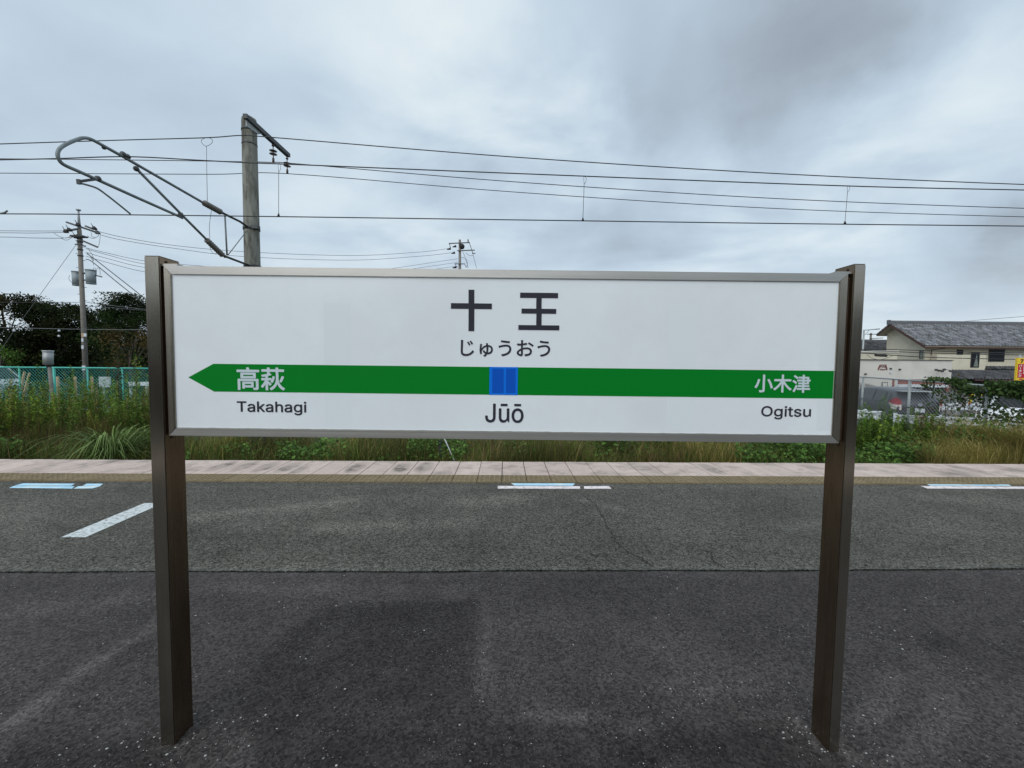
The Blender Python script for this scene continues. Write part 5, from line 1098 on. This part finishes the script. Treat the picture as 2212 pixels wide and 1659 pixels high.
# ------------------------------------------------------------------ trackside weeds
def ground_z(y): return np.full_like(y, GZ)
def xrange_at(y, u0, u1): return (u0 - 1090) / F * y, (u1 - 1090) / F * y
def grass(name, label, u0, u1, y0, y1, n, h, pal, w=.012, reach=.45, seg=3, hvar=.25, wind=.12):
    y = rng.uniform(y0, y1, n); xa_, xb_ = xrange_at(y, u0, u1); x = xa_ + (xb_ - xa_) * rng.random(n)
    base = np.stack([x, y, ground_z(y)], 1); hh = h * (1 + rng.normal(size=n) * hvar) * (1 + .18 * np.sin(x * 1.7) + .12 * np.sin(x * 4.1 + y)); hh = np.clip(hh, .15, None)
    ang = rng.random(n) * 6.283; lean = np.stack([np.cos(ang), np.sin(ang)], 1) * (hh * reach * rng.random(n))[:, None]; lean[:, 0] += wind * hh
    pt = tints(n, pal, .22) * (1 + .25 * np.sin(x * 2.3 + y * 1.1))[:, None]
    return blades_geo(base, hh, lean, w * rng.uniform(.5, 1.4, n), np.clip(pt, .005, .8), seg)
STRAW = [(.42, .32, .11), (.36, .28, .09), (.30, .26, .08), (.48, .37, .17)]
GRN = [(.09, .17, .03), (.12, .21, .04), (.07, .135, .026), (.14, .22, .045)]
OLV = [(.16, .16, .04), (.20, .18, .05), (.12, .125, .032)]
RED = [(.20, .13, .075), (.25, .17, .10), (.15, .10, .055)]
GD = [(.055, .10, .02), (.08, .13, .03), (.10, .10, .03)]
L = [grass('', '', -160, 1860, 8.6, 11.6, 42000, .78, OLV + GD + GRN + STRAW[2:3], .014, reach=.7), grass('', '', -160, 1100, 8.6, 11.0, 9000, .80, STRAW[:2] + OLV + RED, .012, reach=.7), grass('', '', 1000, 1500, 8.6, 11.0, 11000, .82, RED + OLV + GRN[:1], .012),
     grass('', '', 1380, 1620, 8.6, 10.6, 5000, .85, STRAW + OLV, .012), grass('', '', -160, 340, 9.5, 12.5, 20000, 1.05, RED + OLV + GRN[:1], .012)]
P, Q, T = join_geo(L); o = raw('trackside_grass', M_leaf, P, Q, T); tag(o, 'long olive and straw coloured grass along the far side of the track', 'grass', kind='stuff')
P, Q, T = join_geo([grass('', '', 2035, 2420, 8.5, 10.6, 34000, 1.0, [(.58, .48, .19), (.50, .42, .16), (.42, .38, .13), (.30, .29, .08)], .014, reach=.75, wind=-.25), grass('', '', 1850, 2420, 8.5, 10.4, 9000, .55, OLV + GRN, .013)])
o = raw('dry_grass', M_leaf, P, Q, T); tag(o, 'dry yellow grass in front of the vine covered fence', 'grass', kind='stuff')

def feather(u0, u1, y0, y1, n, h, pal, leafn=70, leaf=.09, hvar=.24, spread=.13):
    """goldenrod-like upright stems densely set with narrow leaves"""
    y = rng.uniform(y0, y1, n); xa_, xb_ = xrange_at(y, u0, u1); x = xa_ + (xb_ - xa_) * rng.random(n)
    hh = h * (1 + rng.normal(size=n) * hvar) * (1 + .12 * np.sin(x * 2.1 + 1)); lean = rng.normal(size=(n, 2)) * .10
    k = np.repeat(np.arange(n), leafn); t = rng.random(len(k)) ** .62; b = np.stack([x[k] + lean[k, 0] * t, y[k] + lean[k, 1] * t, GZ + hh[k] * t], 1)
    a = rng.random(len(k)) * 6.283; r = spread * (1.15 - .75 * t) * rng.uniform(.6, 1.2, len(k)); dirv = np.stack([np.cos(a), np.sin(a), rng.uniform(.1, .9, len(k))], 1)
    side = np.stack([-np.sin(a), np.cos(a), np.zeros(len(k))], 1) * .010 * rng.uniform(.7, 1.5, (len(k), 1)); tip = b + dirv * r[:, None]; mid = b + dirv * r[:, None] * .5 + np.array([0, 0, .01])
    Pp = np.stack([b, mid + side, tip, mid - side], 1).reshape(-1, 3); base = tints(n, pal, .2)[k] * (1 + rng.normal(size=(len(k), 1)) * .15)
    base = base * (.75 + .6 * t[:, None] ** 2)
    return Pp, np.arange(4 * len(k)).reshape(-1, 4), np.repeat(np.clip(base, .005, .7), 4, 0)
def broad(u0, u1, y0, y1, n, h, pal, size=.09):
    y = rng.uniform(y0, y1, n); xa_, xb_ = xrange_at(y, u0, u1); x = xa_ + (xb_ - xa_) * rng.random(n); z = GZ + rng.random(n) ** .7 * h * (1 + .22 * np.sin(x * 2.9) + .14 * np.sin(x * 6.1 + y * 2))
    cen = np.stack([x, y, z], 1); nn = rng.normal(size=(n, 3)) * .55 + np.array([0, -.45, .8]); nn /= np.linalg.norm(nn, axis=1)[:, None]
    a = np.cross(nn, rng.normal(size=(n, 3))); a /= np.linalg.norm(a, axis=1)[:, None]; b = np.cross(nn, a); s = (size * rng.uniform(.5, 1.3, n))[:, None]
    Pp = np.stack([cen - a * s * .5, cen + b * s * .32, cen + a * s * .5, cen - b * s * .32], 1).reshape(-1, 3); tt = tints(n, pal, .28)
    return Pp, np.arange(4 * n).reshape(-1, 4), np.repeat(tt, 4, 0)
GLD = [(.20, .30, .04), (.16, .26, .038), (.24, .32, .05), (.12, .21, .034)]
P, Q, T = join_geo([feather(-170, 340, 10.2, 13.2, 850, 1.42, GLD + GRN + STRAW[2:3] + OLV[:1], 100, .1), feather(-170, 340, 9.9, 11.2, 120, 1.15, GRN + OLV, 70)])
o = raw('feathery_weeds', M_leaf, P, Q, T); tag(o, 'tall feathery yellow green weeds in front of the turquoise fence', 'weeds', kind='stuff')
P, Q, T = join_geo([feather(1845, 2060, 9.6, 11.6, 300, .96, GLD[1:] + GRN, 110, .1), feather(1960, 2180, 9.6, 11., 110, .76, GRN, 80), feather(1280, 1800, 9.2, 11., 150, 1.0, GRN, 80)])
o = raw('green_weeds', M_leaf, P, Q, T); tag(o, 'bushy bright green weeds right of the right sign post', 'weeds', kind='stuff')
BRD = [(.10, .20, .04), (.08, .16, .036), (.14, .25, .055), (.055, .11, .026)]
P, Q, T = join_geo([broad(1600, 2050, 8.6, 10.2, 7500, .72, BRD), broad(880, 1010, 8.8, 10., 1300, .9, BRD), broad(2090, 2450, 9.2, 11.2, 4200, 1.05, BRD), broad(260, 345, 10.5, 12, 1800, 1.2, BRD), broad(-160, 60, 9., 10.3, 1500, .75, BRD), broad(1010, 1600, 9, 10.4, 1100, .6, BRD), broad(345, 880, 8.7, 9.8, 1500, .62, BRD), broad(600, 720, 8.7, 9.8, 700, .75, BRD)])
o = raw('leafy_undergrowth', M_leaf, P, Q, T); tag(o, 'broad leaved creeping undergrowth along the track edge', 'undergrowth', kind='stuff')
def clump(u, Y, n, h, reach, label, pal, w=.028):
    x = at(u, 900, Y)[0]; a = rng.random(n) * 6.283; r = rng.random(n) * .22; base = np.stack([x + r * np.cos(a), Y + r * np.sin(a), np.full(n, GZ)], 1)
    hh = h * rng.uniform(.55, 1.1, n); rr = reach * rng.uniform(.3, 1.1, n); P, Q, T = blades_geo(base, hh, np.stack([np.cos(a), np.sin(a)], 1) * rr[:, None], w * rng.uniform(.6, 1.3, n), tints(n, pal, .2), 7, curl=2.4)
    t_ = thing('pampas_clump', label, 'grass clump', (x, Y, GZ)); raw('blades', M_leaf, P, Q, T, t_); return t_
clump(238, 8.9, 420, 2.1, 1.25, 'big arching tuft of long green grass left of the left sign post', [(.14, .22, .06), (.08, .13, .03), (.28, .38, .14)], .034)
clump(15, 9.2, 260, 1.5, .8, 'smaller arching grass tuft at the left edge', [(.08, .15, .03), (.07, .12, .03)], .022)
clump(300, 10.0, 320, 1.8, .8, 'arching grass tuft half hidden by the left sign post', [(.09, .15, .03), (.12, .17, .05)], .022)
# a few tall single stalks
def stalk(u, v, Y, label, pal):
    top = at(u, v, Y); x = top[0]; h = top[2] - GZ; t_ = thing('tall_weed', label, 'weed', (x, Y, GZ), group='tall single weeds'); MB().tube([(x, Y, GZ), (x + .02, Y, top[2])], [.012, .005], 5).build('stem', M_bark, t_)
    n = 160; t = rng.random(n) ** .5; P = np.stack([x + .02 * t, np.full(n, Y), GZ + h * t], 1) + rng.normal(size=(n, 3)) * .05; cards('foliage', M_leaf, P, rng.uniform(.05, .13, n), tints(n, pal, .2), t_, aspect=4, up=.4)
stalk(252, 762, 11., 'tall dark dry weed stalk standing above the turquoise fence line', [(.06, .06, .03), (.08, .06, .03)])
stalk(291, 776, 11., 'tall yellow green weed spire beside the left sign post', GLD)
stalk(1990, 898, 10.4, 'reddish weed stalk in front of the right fence post', RED)
stalk(2028, 905, 10.4, 'reddish green weed stalk between fence post and guard rail post', RED + GRN)
# small survey stakes under the sign: grey post and white slanting pole
p0 = at(951, 940, 9.2); t = thing('marker_post', 'grey marker post standing in the grass under the sign', 'post', (p0[0], 9.2, GZ)); MB().box((p0[0] - .04, 9.16, GZ), (p0[0] + .04, 9.24, p0[2] + .3)).build('post', M_galvd, t)
p0, p1 = at(959, 945, 8.9), at(985, 1003, 8.9); o = MB().tube([p1 + (p1 - p0) * .6, p0 + (p0 - p1) * .5], .012, 6).build('striped_pole', M_white); tag(o, 'thin white pole slanting in the grass under the sign', 'pole')

# ------------------------------------------------------------------ unseen trees put in behind the camera for the steel to reflect
nB = 22000; P = np.stack([rng.uniform(-45, 45, nB), rng.uniform(-17, -13, nB), GZ + rng.random(nB) * (5.0 + rng.normal(size=nB) * .3)], 1)
o = cards('reflection_wood', M_leaf, P, rng.uniform(.35, .7, nB), tints(nB, DG, .25)); tag(o, 'dark belt of unseen trees put in behind the platform for the steel to reflect', 'undergrowth', kind='stuff')
